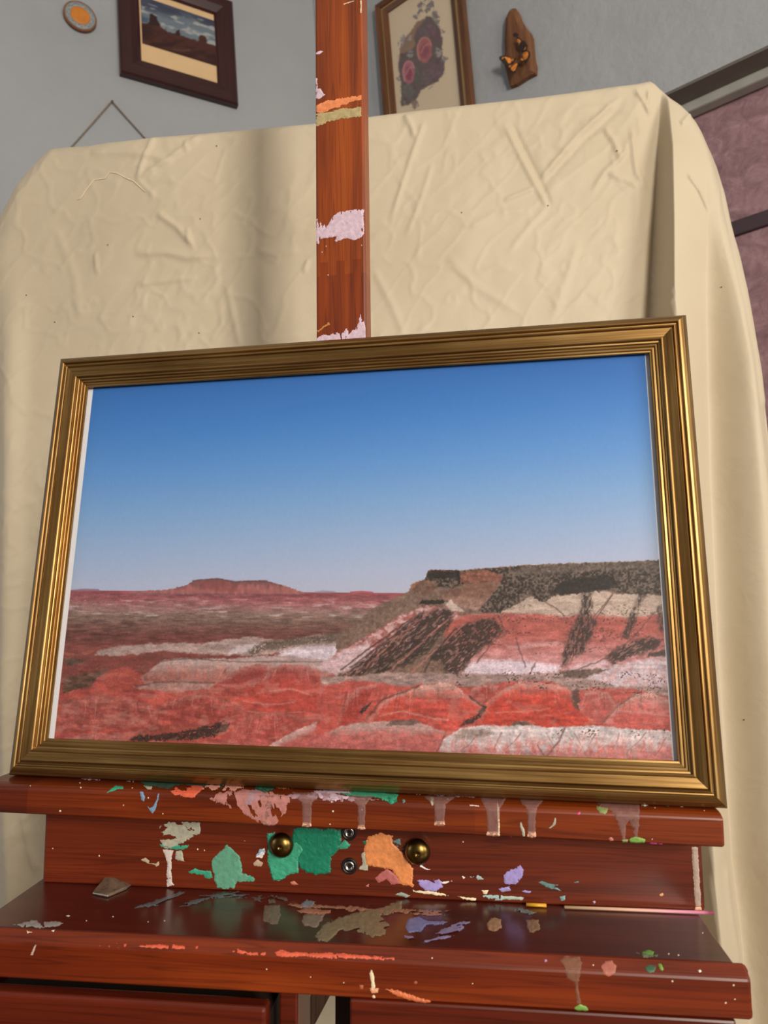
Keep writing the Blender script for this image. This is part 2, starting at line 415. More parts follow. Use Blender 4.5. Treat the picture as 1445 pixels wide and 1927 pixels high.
# opening in the right wall: its head and near jamb read off the photograph
def on_wr(p, off=0.0):
    P = on_plane(np.array(p, float), C3 + NR * off, NR); return (P - C3) @ WRm[:3, 0], P[2]
def on_wl(p, off=0.0):
    P = on_plane(np.array(p, float), C3 + NL * off, NL); return (P - C3) @ WLm[:3, 0], P[2]
hx0, hz0 = on_wr((1300, 153)); hx1, hz1 = on_wr((1445, 85)); HEAD = (hz0 + hz1) / 2
JX = on_wr((1150, 250))[0]
print('opening head', hz0, hz1, 'jamb', JX)
RWL = 2.2; SILL = .35; JX2 = hx1 + .25
def prism(name, rects, mat, mw, depth):
    """several flush boxes of one wall joined into one mesh"""
    V = []; F = []
    for (x0, z0, x1, z1) in rects:
        k = len(V)
        V += [(x0, 0, z0), (x1, 0, z0), (x1, depth, z0), (x0, depth, z0), (x0, 0, z1), (x1, 0, z1), (x1, depth, z1), (x0, depth, z1)]
        F += [tuple(k + i for i in f) for f in [(0, 3, 2, 1), (4, 5, 6, 7), (0, 1, 5, 4), (1, 2, 6, 5), (2, 3, 7, 6), (3, 0, 4, 7)]]
    return mesh_obj(name, V, F, mat, None, mw)
struct(prism('wall_right', [(-.02, 0, JX, ZT), (JX, HEAD, JX2, ZT), (JX, 0, JX2, SILL), (JX2, 0, RWL, ZT)], WALL, WRm, .16))
pL = apply(WLm, (-3.2, 0, 0)); pR = apply(WRm, (RWL, 0, 0))
def vwall(name, a, b, rects=None):
    a = np.array(a[:2]); b = np.array(b[:2]); d = b - a; Ln = np.linalg.norm(d); d /= Ln
    A = np.eye(4); A[:3, 0] = [*d, 0]; A[:3, 1] = [-d[1], d[0], 0]; A[:3, 3] = [*a, 0]
    return struct(prism(name, rects(Ln) if rects else [(0, 0, Ln, ZT)], WALL, A, TH))
B0 = (-2.85, -2.3); B1 = (1.75, -2.3)
vwall('wall_side_left', B0, pL)
vwall('wall_side_right', pR, B1)
vwall('wall_back', B1, B0)
fl = struct(mesh_obj('floor', [(-3.1, -2.5, 0), (2.7, -2.5, 0), (2.7, 2.1, 0), (-3.1, 2.1, 0)], [(0, 1, 2, 3)], FLOORM))
struct(mesh_obj('ceiling', [(-3.1, -2.5, ZT), (2.7, -2.5, ZT), (2.7, 2.1, ZT), (-3.1, 2.1, ZT)], [(3, 2, 1, 0)], CEIL))

# window recess in the right wall: frame head, mauve blind with a dark rail
def z_hit(p, z):                              # ray at a fixed height, in right-wall coordinates
    d = rays(np.array(p, float)); P = CAM + d * ((z - CAM[2]) / d[2]); Q = (P - C3) @ WRm[:3, :3]; return Q
D1 = (z_hit((1445, 122), HEAD)[1] + z_hit((1340, 168), HEAD)[1]) / 2
print('soffit depth', D1)
REVEAL = simple('reveal_shade_grey', (98, 92, 84), .7, var=.04)  # shade under the opening's head put into a darker grey
FRAMEG = simple('grey_frame_paint', (150, 148, 142), .5, var=.03)
q0 = on_wr((1351.6, 184.5), -D1); q1 = on_wr((1445, 143), -D1); HZ = (q0[1] + q1[1]) / 2
FD = D1 + .03
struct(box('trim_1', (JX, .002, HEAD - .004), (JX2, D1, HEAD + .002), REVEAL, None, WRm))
win = struct(box('window_1', (JX, D1, HZ), (JX2, D1 + .03, HEAD), FRAMEG, None, WRm, .004))
box('frame_jamb', (JX, D1, SILL), (JX + .05, D1 + .03, HZ), FRAMEG, win, None)
box('frame_sill', (JX, D1, SILL), (JX2, D1 + .03, SILL + .05), FRAMEG, win, None)
def blind_mat():
    m, nt, b, N, L = mat_new('mauve_fabric')
    n1 = noise(nt, 26, 7, .75, mapped(nt, (1, 1, 1)), .5)
    r = ramp(N, [(.3, (104, 78, 84)), (.5, (138, 106, 112)), (.68, (166, 132, 138))]); L.new(n1.outputs[0], r.inputs[0])
    L.new(r.outputs[0], b.inputs['Base Color']); b.inputs['Roughness'].default_value = .85; add_bump(nt, b, n1.outputs[0], .5, .004); return m
MAUVE = blind_mat(); RAILM = simple('dark_plum_rail', (58, 42, 50), .6, var=.05)
bz = on_wr((1437, 396), -FD)[1]; bz2 = on_wr((1440, 424), -FD)[1]
bl = empty('window_blind', WRm @ M4(t=((JX + JX2) / 2, FD + .005, bz2 - .5)))
tag(bl, 'mottled mauve fabric blind in the grey wall recess behind the cloth', 'blind')
hw = (JX2 - JX) / 2
box('blind_fabric', (-hw, 0, .5 + bz - bz2), (hw, .008, HZ - bz2 + .5 + .03), MAUVE, bl)
box('bottom_rail', (-hw, -.006, .5), (hw, .012, .5 + bz - bz2), RAILM, bl, None, .003)
box('lower_fabric', (-hw, .004, SILL - bz2 + .5 + .05), (hw, .012, .5), MAUVE, bl)

# ------------------------------------------------------------------ things on the left wall
def mitred_frame(root, w, h, prof, mat, name='frame_side'):
    """four mitred sides; profile (d from the outer edge inwards, forward height)"""
    P = np.asarray(prof, float); n = len(P)
    for k in range(4):
        Ln = w if k % 2 == 0 else h
        V = []
        for s in (-1, 1):
            for d, f in P: V.append((s * (Ln / 2 - d), -f, d))
        F = [(i, (i + 1) % n, n + (i + 1) % n, n + i) for i in range(n)] + [tuple(range(n))[::-1], tuple(range(n, 2 * n))]
        a = k * math.pi / 2; R = np.array([[math.cos(a), 0, math.sin(a)], [0, 1, 0], [-math.sin(a), 0, math.cos(a)]])
        off = {0: (0, 0, 0), 1: (-w / 2, 0, h / 2), 2: (0, 0, h), 3: (w / 2, 0, h / 2)}[k]
        ob = mesh_obj(name, V, F, mat, root, M4(R, off))
        bm = bmesh.new(); bm.from_mesh(ob.data); bmesh.ops.recalc_face_normals(bm, faces=bm.faces); bm.to_mesh(ob.data); bm.free()
def picture_grid(name, parent, Aw, w, h, z0, ydep, nx, nz, painter, mat, x0=None):
    """flat print, w x h, in local coordinates of the picture's root (world matrix Aw); painted in photo coordinates"""
    xs = np.linspace(-w / 2, w / 2, nx) + (x0 or 0); zs = np.linspace(z0, z0 + h, nz)
    X, Z = np.meshgrid(xs, zs); P = np.stack([X, np.full_like(X, ydep), Z], -1)
    px = project(apply(Aw, P.reshape(-1, 3))).reshape(nz, nx, 2)
    cv = Canvas(px[..., 0], px[..., 1]); painter(cv)
    return grid_obj(name, P, mat, parent, None, cv.linear(), smooth=False)
PRINTM = painted('matte_print', .6, .3)
DARKF = wood('dark_cherry_frame', (38, 10, 12), (54, 15, 17), (68, 22, 22), 'x', rough=.35, coat=.2, seed=11)
OFF = .018
b0 = on_wl((227.3, 134), OFF); b1 = on_wl((449.2, 198.8), OFF); st = on_wl((411.4, 18), OFF); sbr = on_wl((417.7, 146.6), OFF); sbl = on_wl((265.7, 103.5), OFF)
fw = b1[0] - b0[0]; fz = (b0[1] + b1[1]) / 2; mould = (sbl[0] - b0[0] + b1[0] - sbr[0] + sbr[1] - fz) / 3
sh = st[1] - sbr[1]; fh = sh + 2 * mould
print('brown picture', b0, b1, 'w', fw, 'h', fh, 'mould', mould)
PBm = WLm @ M4(t=((b0[0] + b1[0]) / 2, -.002, fz))
pb = empty('landscape_picture', PBm)
tag(pb, 'dark cherry framed photograph of desert buttes under a cloudy sky, hung on the wall', 'picture')
mitred_frame(pb, fw, fh, [(0, 0), (0, .014), (.004, .018), (mould * .55, .019), (mould * .9, .012), (mould * .95, .009), (mould, .009), (mould, 0)], DARKF)
MATB = simple('cream_mat_board', (214, 180, 136), .8, var=.02)
box('mat_board', (-fw / 2 + mould - .004, -.007, mould - .004), (fw / 2 - mould + .004, -.002, fh - mould + .004), MATB, pb)
ib0 = on_wl((267.5, 83.7), .008); ib1 = on_wl((409.6, 125), .008); it1 = on_wl((405, 40), .008)
ixc = (ib0[0] + ib1[0]) / 2 - (b0[0] + b1[0]) / 2; iw = ib1[0] - ib0[0]; ih = it1[1] - ib1[1]; iz = (ib0[1] + ib1[1]) / 2 - fz
def paint_buttes(c):
    k = zc(200, 0, 5.558); x, y = c.x, c.y
    base = .30 * (x - 338)                     # the print runs downhill in the photo
    v = y - base
    t = sm(-10, 75, v); n = fbm((x + y * .2) / 40, (y - base) / 9, 4, 3)
    c.c[:] = (70, 76, 98)
    c.blend(sm(.4, .7, n) * .7, (104, 110, 128))
    c.blend(sm(20, 46, v + (n - .5) * 20), (128, 142, 156))
    c.blend(sm(.52, .66, fbm(x / 22, v / 7, 4, 8)) * sm(14, 34, v), (190, 192, 194))
    c.poly(k([(330, 140), (450, 200), (440, 245), (340, 240)]), (66, 88, 120), 5, op=.8)
    land = k([(300, 235), (400, 245), (452, 235), (458, 150), (478, 145), (525, 175), (532, 215), (552, 240), (580, 290), (640, 330), (725, 355), (738, 325), (757, 305), (770, 330), (775, 365), (850, 395), (965, 428), (968, 385), (985, 368), (1030, 372), (1048, 400), (1055, 455), (1180, 495), (1220, 760), (300, 500)])
    c.poly(land, (66, 34, 32), 1.2, .6, 6, .12, 7, col2=(84, 46, 38), stretch=(3, 1))
    c.poly(k([(452, 235), (458, 150), (478, 145), (525, 175), (532, 215), (552, 240), (560, 270), (430, 260)]), (58, 36, 36), 2)
    c.line(k([(700, 520), (800, 530), (870, 520)]), (120, 84, 70), 2.2, .6)
    c.c *= .82
picture_grid('photo_print', pb, PBm, iw, ih, iz, -.0085, 150, 100, paint_buttes, PRINTM, ixc)

# round painted wood slice
dc = on_wl((150.5, 32), .006); de = on_wl((181, 38), .006); RD = abs(de[0] - dc[0]) * 1.02
print('disc r', RD)
DM = WLm @ M4(t=(dc[0], -.001, dc[1]))
disc = empty('wall_medallion', DM)
tag(disc, 'small round wooden medallion with a grey-blue ring and orange centre, on the wall', 'medallion')
BARK = simple('rim_wood', (126, 84, 58), .7, nscale=60, var=.12); RING = simple('blue_grey_glaze', (140, 148, 150), .5, nscale=90, var=.08)
ORNG = simple('orange_glaze', (196, 120, 40), .5, nscale=70, var=.06); INK = simple('ink_blue', (84, 92, 104), .6)
lathe('disc_rim', [(RD * .94, 0), (RD, .003), (RD, .009), (RD * .97, .0105), (RD * .90, .0105), (RD * .88, .009)], BARK, disc)
lathe('painted_ring', [(RD * .9, .008), (RD * .89, .0102), (RD * .62, .0102), (RD * .60, .0095)], RING, disc)
lathe('orange_centre', [(RD * .60, .008), (RD * .595, .0108), (RD * .5, .0112), (.001, .0112)], ORNG, disc)
for k in range(22):
    a = 2 * math.pi * k / 22 + random.uniform(-.08, .08); r0 = RD * (.70 + .08 * (k % 2)); ln = random.uniform(.08, .16)
    pts = [(RD * 0 + r0 * math.cos(a + s), -.0104, r0 * math.sin(a + s)) for s in (-ln, 0, ln)]
    tube('ring_dash', pts, .0006, INK, disc, None, 5)

# hanging cord on its nail
CORDM = simple('tan_cord', (128, 112, 98), .9, nscale=400, var=.15)
apx = on_wl((211, 191), .006); cl_ = on_wl((140, 270), .006); cr_ = on_wl((272, 258), .006)
cordm = WLm @ M4(t=(apx[0], 0, apx[1]))
cd0 = empty('hanging_cord', cordm); tag(cd0, 'thin tan cord forming an inverted V on a nail above the cloth', 'cord')
def down(a, b): return (b[0] - a[0], b[1] - a[1])
l = down(apx, cl_); r_ = down(apx, cr_)
tube('cord', [(l[0] * 1.3, -.004, l[1] * 1.3), (l[0] * .5, -.005, l[1] * .5), (-.002, -.006, -.0015), (0, -.0062, .001), (.002, -.006, -.0015), (r_[0] * .5, -.005, r_[1] * .5), (r_[0] * 1.3, -.004, r_[1] * 1.3)], .0016, CORDM, cd0, None, 7)
lathe('nail', [(.001, -.005), (.001, .007), (.0024, .0072), (.0022, .0084)], simple('nail_steel', (90, 86, 82), .4, 1.0), cd0, None, 10)

# ------------------------------------------------------------------ things on the right wall
GILTW = wood('walnut_gilt_frame', (78, 44, 22), (106, 64, 34), (126, 82, 46), 'x', rough=.4, coat=.15, seed=13)
LINER = simple('pale_gilt_liner', (178, 148, 104), .45, .3, var=.06)
t0 = on_wr((703, 11.6), .016); rr0 = on_wr((880, 93), .016); lr = on_wr((713, 107), .016)
FW = rr0[0] - (t0[0] + lr[0]) / 2; FX = ((t0[0] + lr[0]) / 2 + rr0[0]) / 2; FT = t0[1]; FH = FW * 1.9
in0 = on_wr((724, 21.8), .01); MO = ((in0[0] - t0[0]) + (rr0[0] - on_wr((853, 93), .01)[0])) / 2
print('floral', 'w', FW, 'top', FT, 'mould', MO)
PFm = WRm @ M4(t=(FX, -.002, FT - FH))
pf = empty('floral_picture', PFm)
tag(pf, 'tall brown and gilt frame holding a print of dark roses, on the wall', 'picture')
mitred_frame(pf, FW, FH, [(0, 0), (0, .012), (MO * .08, .016), (MO * .42, .015), (MO * .48, .011), (MO * .5, 0)], GILTW, 'outer_moulding')
def sub_frame(d0, d1, h0, h1, mat, nm):
    mitred_frame(pf, FW, FH, [(d0, 0), (d0, h0), (d1, h1), (d1, 0)], mat, nm)
sub_frame(MO * .5, MO * .68, .010, .010, LINER, 'liner')
sub_frame(MO * .68, MO * 1.0, .013, .008, GILTW, 'inner_moulding')
def paint_roses(c):
    k = zc(690, 0, 6.881); x, y = c.x, c.y
    n = fbm(x / 30, y / 30, 4, 2); c.c[:] = (196, 174, 144); c.blend(n * .3, (208, 188, 158))
    oval = k([(560, 420), (500, 480), (430, 640), (420, 800), (440, 1000), (520, 1140), (600, 1200), (700, 1170), (850, 1080), (960, 1000), (985, 850), (975, 640), (955, 450), (900, 330), (800, 250), (740, 240), (650, 280)])
    c.poly(oval, (124, 96, 78), 1.5, 1.5, 10, .1, 8)
    dark = k([(640, 380), (700, 300), (780, 210), (860, 240), (900, 300), (950, 380), (965, 520), (975, 640), (960, 760), (1010, 800), (990, 960), (930, 1060), (860, 1080), (760, 1120), (690, 1190), (660, 1260), (600, 1340), (450, 1380), (440, 1160), (420, 1000), (410, 800), (430, 700), (560, 660), (620, 560)])
    c.poly(dark, (92, 74, 76), 2, 4, 12, .35, 6, col2=(74, 66, 66))
    for (a, b, r, col, s) in [(720, 440, 60, (84, 72, 84), 1), (830, 390, 70, (104, 70, 82), 2), (900, 480, 55, (86, 60, 72), 3), (470, 560, 55, (110, 100, 108), 4), (560, 700, 55, (128, 122, 124), 5), (930, 690, 50, (132, 128, 128), 6), (900, 900, 90, (96, 66, 78), 7), (520, 1180, 80, (82, 80, 76), 8), (780, 1000, 80, (88, 74, 78), 9), (650, 980, 60, (74, 76, 72), 11), (470, 480, 40, (120, 114, 122), 12), (560, 500, 35, (140, 132, 128), 13), (990, 780, 40, (98, 90, 92), 14), (700, 60, 40, (96, 88, 96), 15), (770, 40, 50, (84, 80, 90), 16), (840, 60, 40, (90, 84, 92), 17), (690, 170, 45, (94, 86, 94), 18), (780, 130, 35, (92, 84, 92), 19), (890, 200, 50, (90, 80, 90), 20), (915, 270, 40, (104, 94, 98), 21), (620, 1340, 50, (110, 86, 80), 22), (990, 410, 22, (100, 92, 92), 23), (410, 750, 20, (100, 96, 96), 24), (415, 1030, 22, (96, 92, 90), 25), (1030, 760, 22, (104, 96, 96), 26), (640, 210, 30, (100, 92, 96), 27), (470, 1330, 40, (112, 100, 96), 28)]:
        pts = [(a + r * math.cos(t) * random.uniform(.8, 1.2), b + r * 1.15 * math.sin(t) * random.uniform(.8, 1.2)) for t in np.linspace(0, 6.28, 11)[:-1]]
        c.poly(k(pts), col, 1.2, 4, 6, .25, 4, op=.9, seed=s, holes=.42)
    def rose(cx, cy, rx, ry, c1, c2, c3):
        el = [(cx + rx * math.cos(t), cy + ry * math.sin(t)) for t in np.linspace(0, 6.28, 17)[:-1]]
        c.poly(k(el), c1, 1.5, 1.5, 8, .12, 6)
        c.poly(k([(cx + .6 * (a - cx), cy + 10 + .55 * (b - cy)) for a, b in el]), c3, 2, 1.5, 6, .1, 5)
        c.line(k(el[6:16]), c2, 1.6, .8, 1.0)
        c.line(k([(cx - rx * .5, cy + ry * .2), (cx - rx * .1, cy - ry * .3), (cx + rx * .5, cy - ry * .5)]), c2, 1.3, .7, 1)
    rose(750, 650, 95, 165, (146, 80, 84), (196, 122, 108), (122, 62, 76))
    rose(545, 940, 75, 150, (148, 82, 94), (196, 128, 132), (120, 54, 72))
    c.line(k([(800, 1150), (850, 1120)]), (130, 116, 104), 1.2, .8)
    c.c = 255 * (np.clip(c.c, 0, 255) / 255) ** .82
picture_grid('flower_print', pf, PFm, FW - 2 * MO + .004, FH - 2 * MO + .004, MO - .002, -.0035, 170, 230, paint_roses, PRINTM)
mesh_obj('glazing', [(-FW / 2 + MO, -.0055, MO), (FW / 2 - MO, -.0055, MO), (FW / 2 - MO, -.0055, FH - MO), (-FW / 2 + MO, -.0055, FH - MO)], [(0, 1, 2, 3)], GLASS, pf)

# driftwood plaque with two butterflies
kb = zc(920, 0, 10.708)
wo = kb([(430, 215), (480, 180), (550, 180), (600, 250), (640, 380), (720, 520), (830, 650), (870, 740), (885, 900), (905, 1150), (945, 1320), (935, 1480), (760, 1570), (560, 1700), (430, 1745), (395, 1600), (340, 1390), (300, 1250), (330, 1060), (320, 850), (345, 400), (390, 280)])
pc = on_wr((975, 105), .01); WO = [(on_wr(p, .01)[0] - pc[0], on_wr(p, .01)[1] - pc[1]) for p in wo]
PWm = WRm @ M4(t=(pc[0], 0, pc[1]))
pw = empty('driftwood_plaque', PWm); tag(pw, 'upright piece of driftwood carrying two orange butterflies, on the wall', 'wall ornament')
DRIFT = wood('driftwood', (86, 52, 30), (120, 78, 48), (150, 104, 66), 'z', rough=.8, coat=.0, seed=15)
def slab(name, outline, y0, y1, mat, parent, inset=.003, dome=.004, mw=None):
    """thick plate from an outline, with an inset domed front"""
    P = np.array(outline, float); n = len(P); Q = inset2(P, inset); Q2 = inset2(P, inset * 3); c = P.mean(0)
    V = [(p[0], y0, p[1]) for p in P] + [(p[0], y1 + inset * .7, p[1]) for p in P] + [(p[0], y1, p[1]) for p in Q] + [(p[0], y1 - dome * .7, p[1]) for p in Q2] + [(c[0], y1 - dome, c[1])]
    F = [tuple(range(n))[::-1]]
    for s in range(3):
        for i in range(n):
            j = (i + 1) % n; F.append((s * n + i, s * n + j, (s + 1) * n + j, (s + 1) * n + i))
    for i in range(n): F.append((3 * n + i, 3 * n + (i + 1) % n, 4 * n))
    ob = mesh_obj(name, V, F, mat, parent, mw)
    bm = bmesh.new(); bm.from_mesh(ob.data); bmesh.ops.recalc_face_normals(bm, faces=bm.faces); bm.to_mesh(ob.data); bm.free()
    return ob
slab('wood_slab', WO, -.0005, -.014, DRIFT, pw, .003, .004)
WINGO = simple('butterfly_orange', (206, 122, 42), .6, nscale=120, var=.25); WINGK = simple('butterfly_black', (44, 30, 22), .7)
def loc2(p): q = on_wr(kb([p])[0], .02); return np.array([q[0] - pc[0], q[1] - pc[1]])
knot = slab('knot_hole', [tuple(loc2((530 + 55 * math.cos(t), 690 + 45 * math.sin(t)))) for t in np.linspace(0, 6.28, 11)[:-1]], -.014, -.0185, simple('knot_dark', (52, 26, 24), .8), pw, .0006, .0004)
def butterfly(wings, body):
    b = mesh_obj('butterfly', *((lambda p, q: ([(p[0] - .0012, -.022, p[1]), (p[0] + .0012, -.022, p[1]), (p[0], -.026, p[1]), (q[0] - .001, -.022, q[1]), (q[0] + .001, -.022, q[1]), (q[0], -.025, q[1])], [(0, 1, 2), (3, 5, 4), (0, 3, 4, 1), (1, 4, 5, 2), (2, 5, 3, 0)]))(loc2(body[0]), loc2(body[1]))), WINGK, pw)
    for i, wg in enumerate(wings):
        P = [loc2(p) for p in wg]; n = len(P); c = np.mean(P, 0)
        hb = loc2(body[0])
        V = []
        for dy in (0, -.0012):
            for p in P:
                d = np.linalg.norm(p - hb); V.append((p[0], -.0195 - d * .28 + dy, p[1]))
        F = [tuple(range(n))[::-1], tuple(range(n, 2 * n))] + [(k, (k + 1) % n, n + (k + 1) % n, n + k) for k in range(n)]
        ob = mesh_obj('wing', V, F, WINGK, b)
        bm = bmesh.new(); bm.from_mesh(ob.data); bmesh.ops.recalc_face_normals(bm, faces=bm.faces); bm.to_mesh(ob.data); bm.free()
        # orange field with dark margin
        Q = [c + (p - c) * .74 + (hb - c) * .12 for p in P]
        V = [(p[0], -.0195 - np.linalg.norm(p - hb) * .28 - .0016, p[1]) for p in Q] + [(p[0], -.0195 - np.linalg.norm(p - hb) * .28, p[1]) for p in Q]
        F = [tuple(range(n)), tuple(range(n, 2 * n))[::-1]] + [(k, (k + 1) % n, n + (k + 1) % n, n + k) for k in range(n)]
        ob = mesh_obj('wing_field', V, F, WINGO, b)
        bm = bmesh.new(); bm.from_mesh(ob.data); bmesh.ops.recalc_face_normals(bm, faces=bm.faces); bm.to_mesh(ob.data); bm.free()
butterfly([[(640, 1060), (600, 960), (610, 860), (660, 840), (750, 860), (800, 940), (780, 1020), (700, 1050)],
           [(700, 1070), (790, 1040), (860, 1090), (870, 1180), (830, 1270), (770, 1300), (720, 1240), (690, 1140)],
           [(620, 900), (590, 830), (610, 790), (650, 800), (700, 850)], [(690, 1200), (660, 1250), (700, 1290), (760, 1290)]], [(660, 1060), (640, 1180)])
butterfly([[(480, 1280), (420, 1360), (340, 1330), (250, 1240), (260, 1190), (340, 1160), (430, 1170), (490, 1210)],
           [(500, 1330), (590, 1270), (625, 1300), (600, 1420), (570, 1500), (530, 1530), (470, 1490), (440, 1410)],
           [(470, 1230), (480, 1180), (510, 1190), (500, 1260)], [(440, 1400), (400, 1400), (420, 1350), (470, 1340)]], [(520, 1240), (560, 1180)])

# ------------------------------------------------------------------ the draped cloth
YAWC = math.radians(2.6); CP0 = np.array([0, .86, 0.0]); CS = np.array([math.cos(YAWC), -math.sin(YAWC), 0]); CN = np.array([-math.sin(YAWC), -math.cos(YAWC), 0])
def on_cloth(px):
    P = on_plane(np.asarray(px, float), CP0, CN); return (P - CP0) @ CS, P[..., 2]
SIL = np.array([(-70, 470), (-40, 385), (0, 322), (30, 296), (60, 275), (85, 262), (120, 261), (160, 262), (220, 257), (300, 248), (400, 240), (500, 231), (595, 222), (690, 210), (800, 196), (900, 185), (1000, 174), (1080, 164), (1150, 154), (1200, 147), (1225, 141), (1235, 139.5), (1250, 143), (1275, 149), (1303, 157), (1330, 173), (1352, 194), (1370, 218), (1385, 248), (1398, 280), (1408, 312), (1416, 345), (1423, 378), (1428, 402), (1435, 430), (1446, 470), (1462, 540), (1490, 700), (1512, 900)], float)
ss, zz = on_cloth(SIL); Tcol = np.interp
def build_cloth():
    # columns follow the silhouette's arc length so the steep right shoulder stays well sampled
    arc = np.concatenate([[0], np.cumsum(np.hypot(np.diff(ss), np.diff(zz)))])
    wgt = np.interp(np.linspace(0, arc[-1], 4000), arc, SIL[:, 0]); wgt = np.where((wgt > 1190) & (wgt < 1352), 3.2, 1.0); wgt = np.concatenate([[0], np.cumsum(wgt)[:-1]]); wgt /= wgt[-1]
    nc = 760; a = np.interp(np.linspace(0, 1, nc), wgt, np.linspace(0, arc[-1], 4000)); S = np.interp(a, arc, ss); ZTOP = np.interp(a, arc, zz)
    lo = np.linspace(0, .46, 26)[:-1]; nvis = 470
    g = np.linspace(0, 1, nvis); g = 1 - (1 - g) ** 1.0
    top = 1 - np.geomspace(.02, .0002, 22); g = np.unique(np.concatenate([g[g < .98], top, [1.0]]))
    rows = len(lo) + len(g)
    Z = np.zeros((rows, nc)); 
    for i, v in enumerate(lo): Z[i] = v
    Z[len(lo):] = .46 + (ZTOP - .46)[None, :] * g[:, None]
    SS = np.broadcast_to(S, Z.shape).copy()
    # rounding towards the silhouette
    line = list(zip(ss, zz)); line = [(ss[0], 0)] + line + [(ss[-1], 0)]
    e, tt = pdist(SS, Z, line)
    pxs = np.interp(SS, ss, SIL[:, 0])
    r = np.interp(pxs, [-70, 0, 90, 200, 1150, 1225, 1260, 1330, 1420, 1512], [.07, .06, .03, .016, .016, .018, .05, .09, .10, .10])
    k = np.clip(e / r, 0, 1); depth = r - np.sqrt(np.maximum(r * r - (r - k * r) ** 2, 0))
    P = CP0 + SS[..., None] * CS + np.stack([0 * Z, 0 * Z, Z], -1)
    px = project(P); x, y = px[..., 0], px[..., 1]
    fade = sm(0, 1, e / (r * .8))
    # ---- slow billows and small crumple
    D = (fbm(x / 320, y / 330, 3, 1) - .5) * .012 + (fbm(x / 90 + y / 300, y / 120, 3, 5) - .5) * .0042
    rid = 1 - np.abs(2 * fbm(x / 75, y / 75, 3, 31) - 1); D += np.maximum(rid - .90, 0) * .009
    rid = 1 - np.abs(2 * fbm((x + .8 * y) / 60, (y - .3 * x) / 160, 3, 47) - 1); D += np.maximum(rid - .89, 0) * .0075
    # ---- the pleat falling from the right corner
    xB = np.interp(y, [150, 190, 300, 450, 600, 900, 1200, 1450, 1700, 1927], [1246, 1253, 1265, 1270, 1272, 1288, 1310, 1330, 1352, 1376])
    xC = np.interp(y, [150, 200, 380, 500, 700, 900, 1200, 1430, 1600, 1720, 1927], [1285, 1300, 1326, 1332, 1335, 1341, 1354, 1369, 1380, 1396, 1416])
    h = np.interp(y, [150, 175, 230, 300, 450, 600, 900, 2200], [0, .002, .016, .030, .046, .056, .060, .060])
    xB = xB - (xB - CX) * h / .84; xC = xC - (xC - CX) * h * .3 / .84     # the fold stands forward of the sheet
    D *= 1 - .8 * sm(1195, 1235, x)
    u = (x - xB) / np.maximum(xC - xB, 1)
    step = sm(-7, 5, x - xB)
    cr = np.interp(y, [150, 330, 520], [0, .3, 1.0])
    body = np.where(u < 1, 1 - (.15 + .62 * cr) * np.clip(u, 0, 1) ** 1.3, (.85 - .62 * cr) + .50 * cr * sm(0, 75, x - xC))
    D += h * (step * body - .28 * (1 - step) * np.exp(-np.clip(xB - x, 0, None) / 30.0))
    # a second soft fold on the shoulder and the tail to its right
    d, t = pdist(x, y, [(1362, 310), (1378, 390), (1398, 480), (1408, 600), (1425, 760)]); D += .009 * np.exp(-(d / 13) ** 2) * sm(0, .15, t)
    d, t = pdist(x, y, [(1405, 350), (1392, 400), (1398, 440)]); D -= .006 * np.exp(-(d / 9) ** 2)
    d, t = pdist(x, y, [(1431, 410), (1434, 520), (1441, 700), (1470, 1100)]); D -= .03 * np.exp(-(np.maximum(d, 0) / 7) ** 2)
    # left edge folds
    d, t = pdist(x, y, [(30, 420), (22, 800), (10, 1300), (30, 1927)]); D += .010 * np.exp(-(d / 22) ** 2) * sm(0, .3, t)
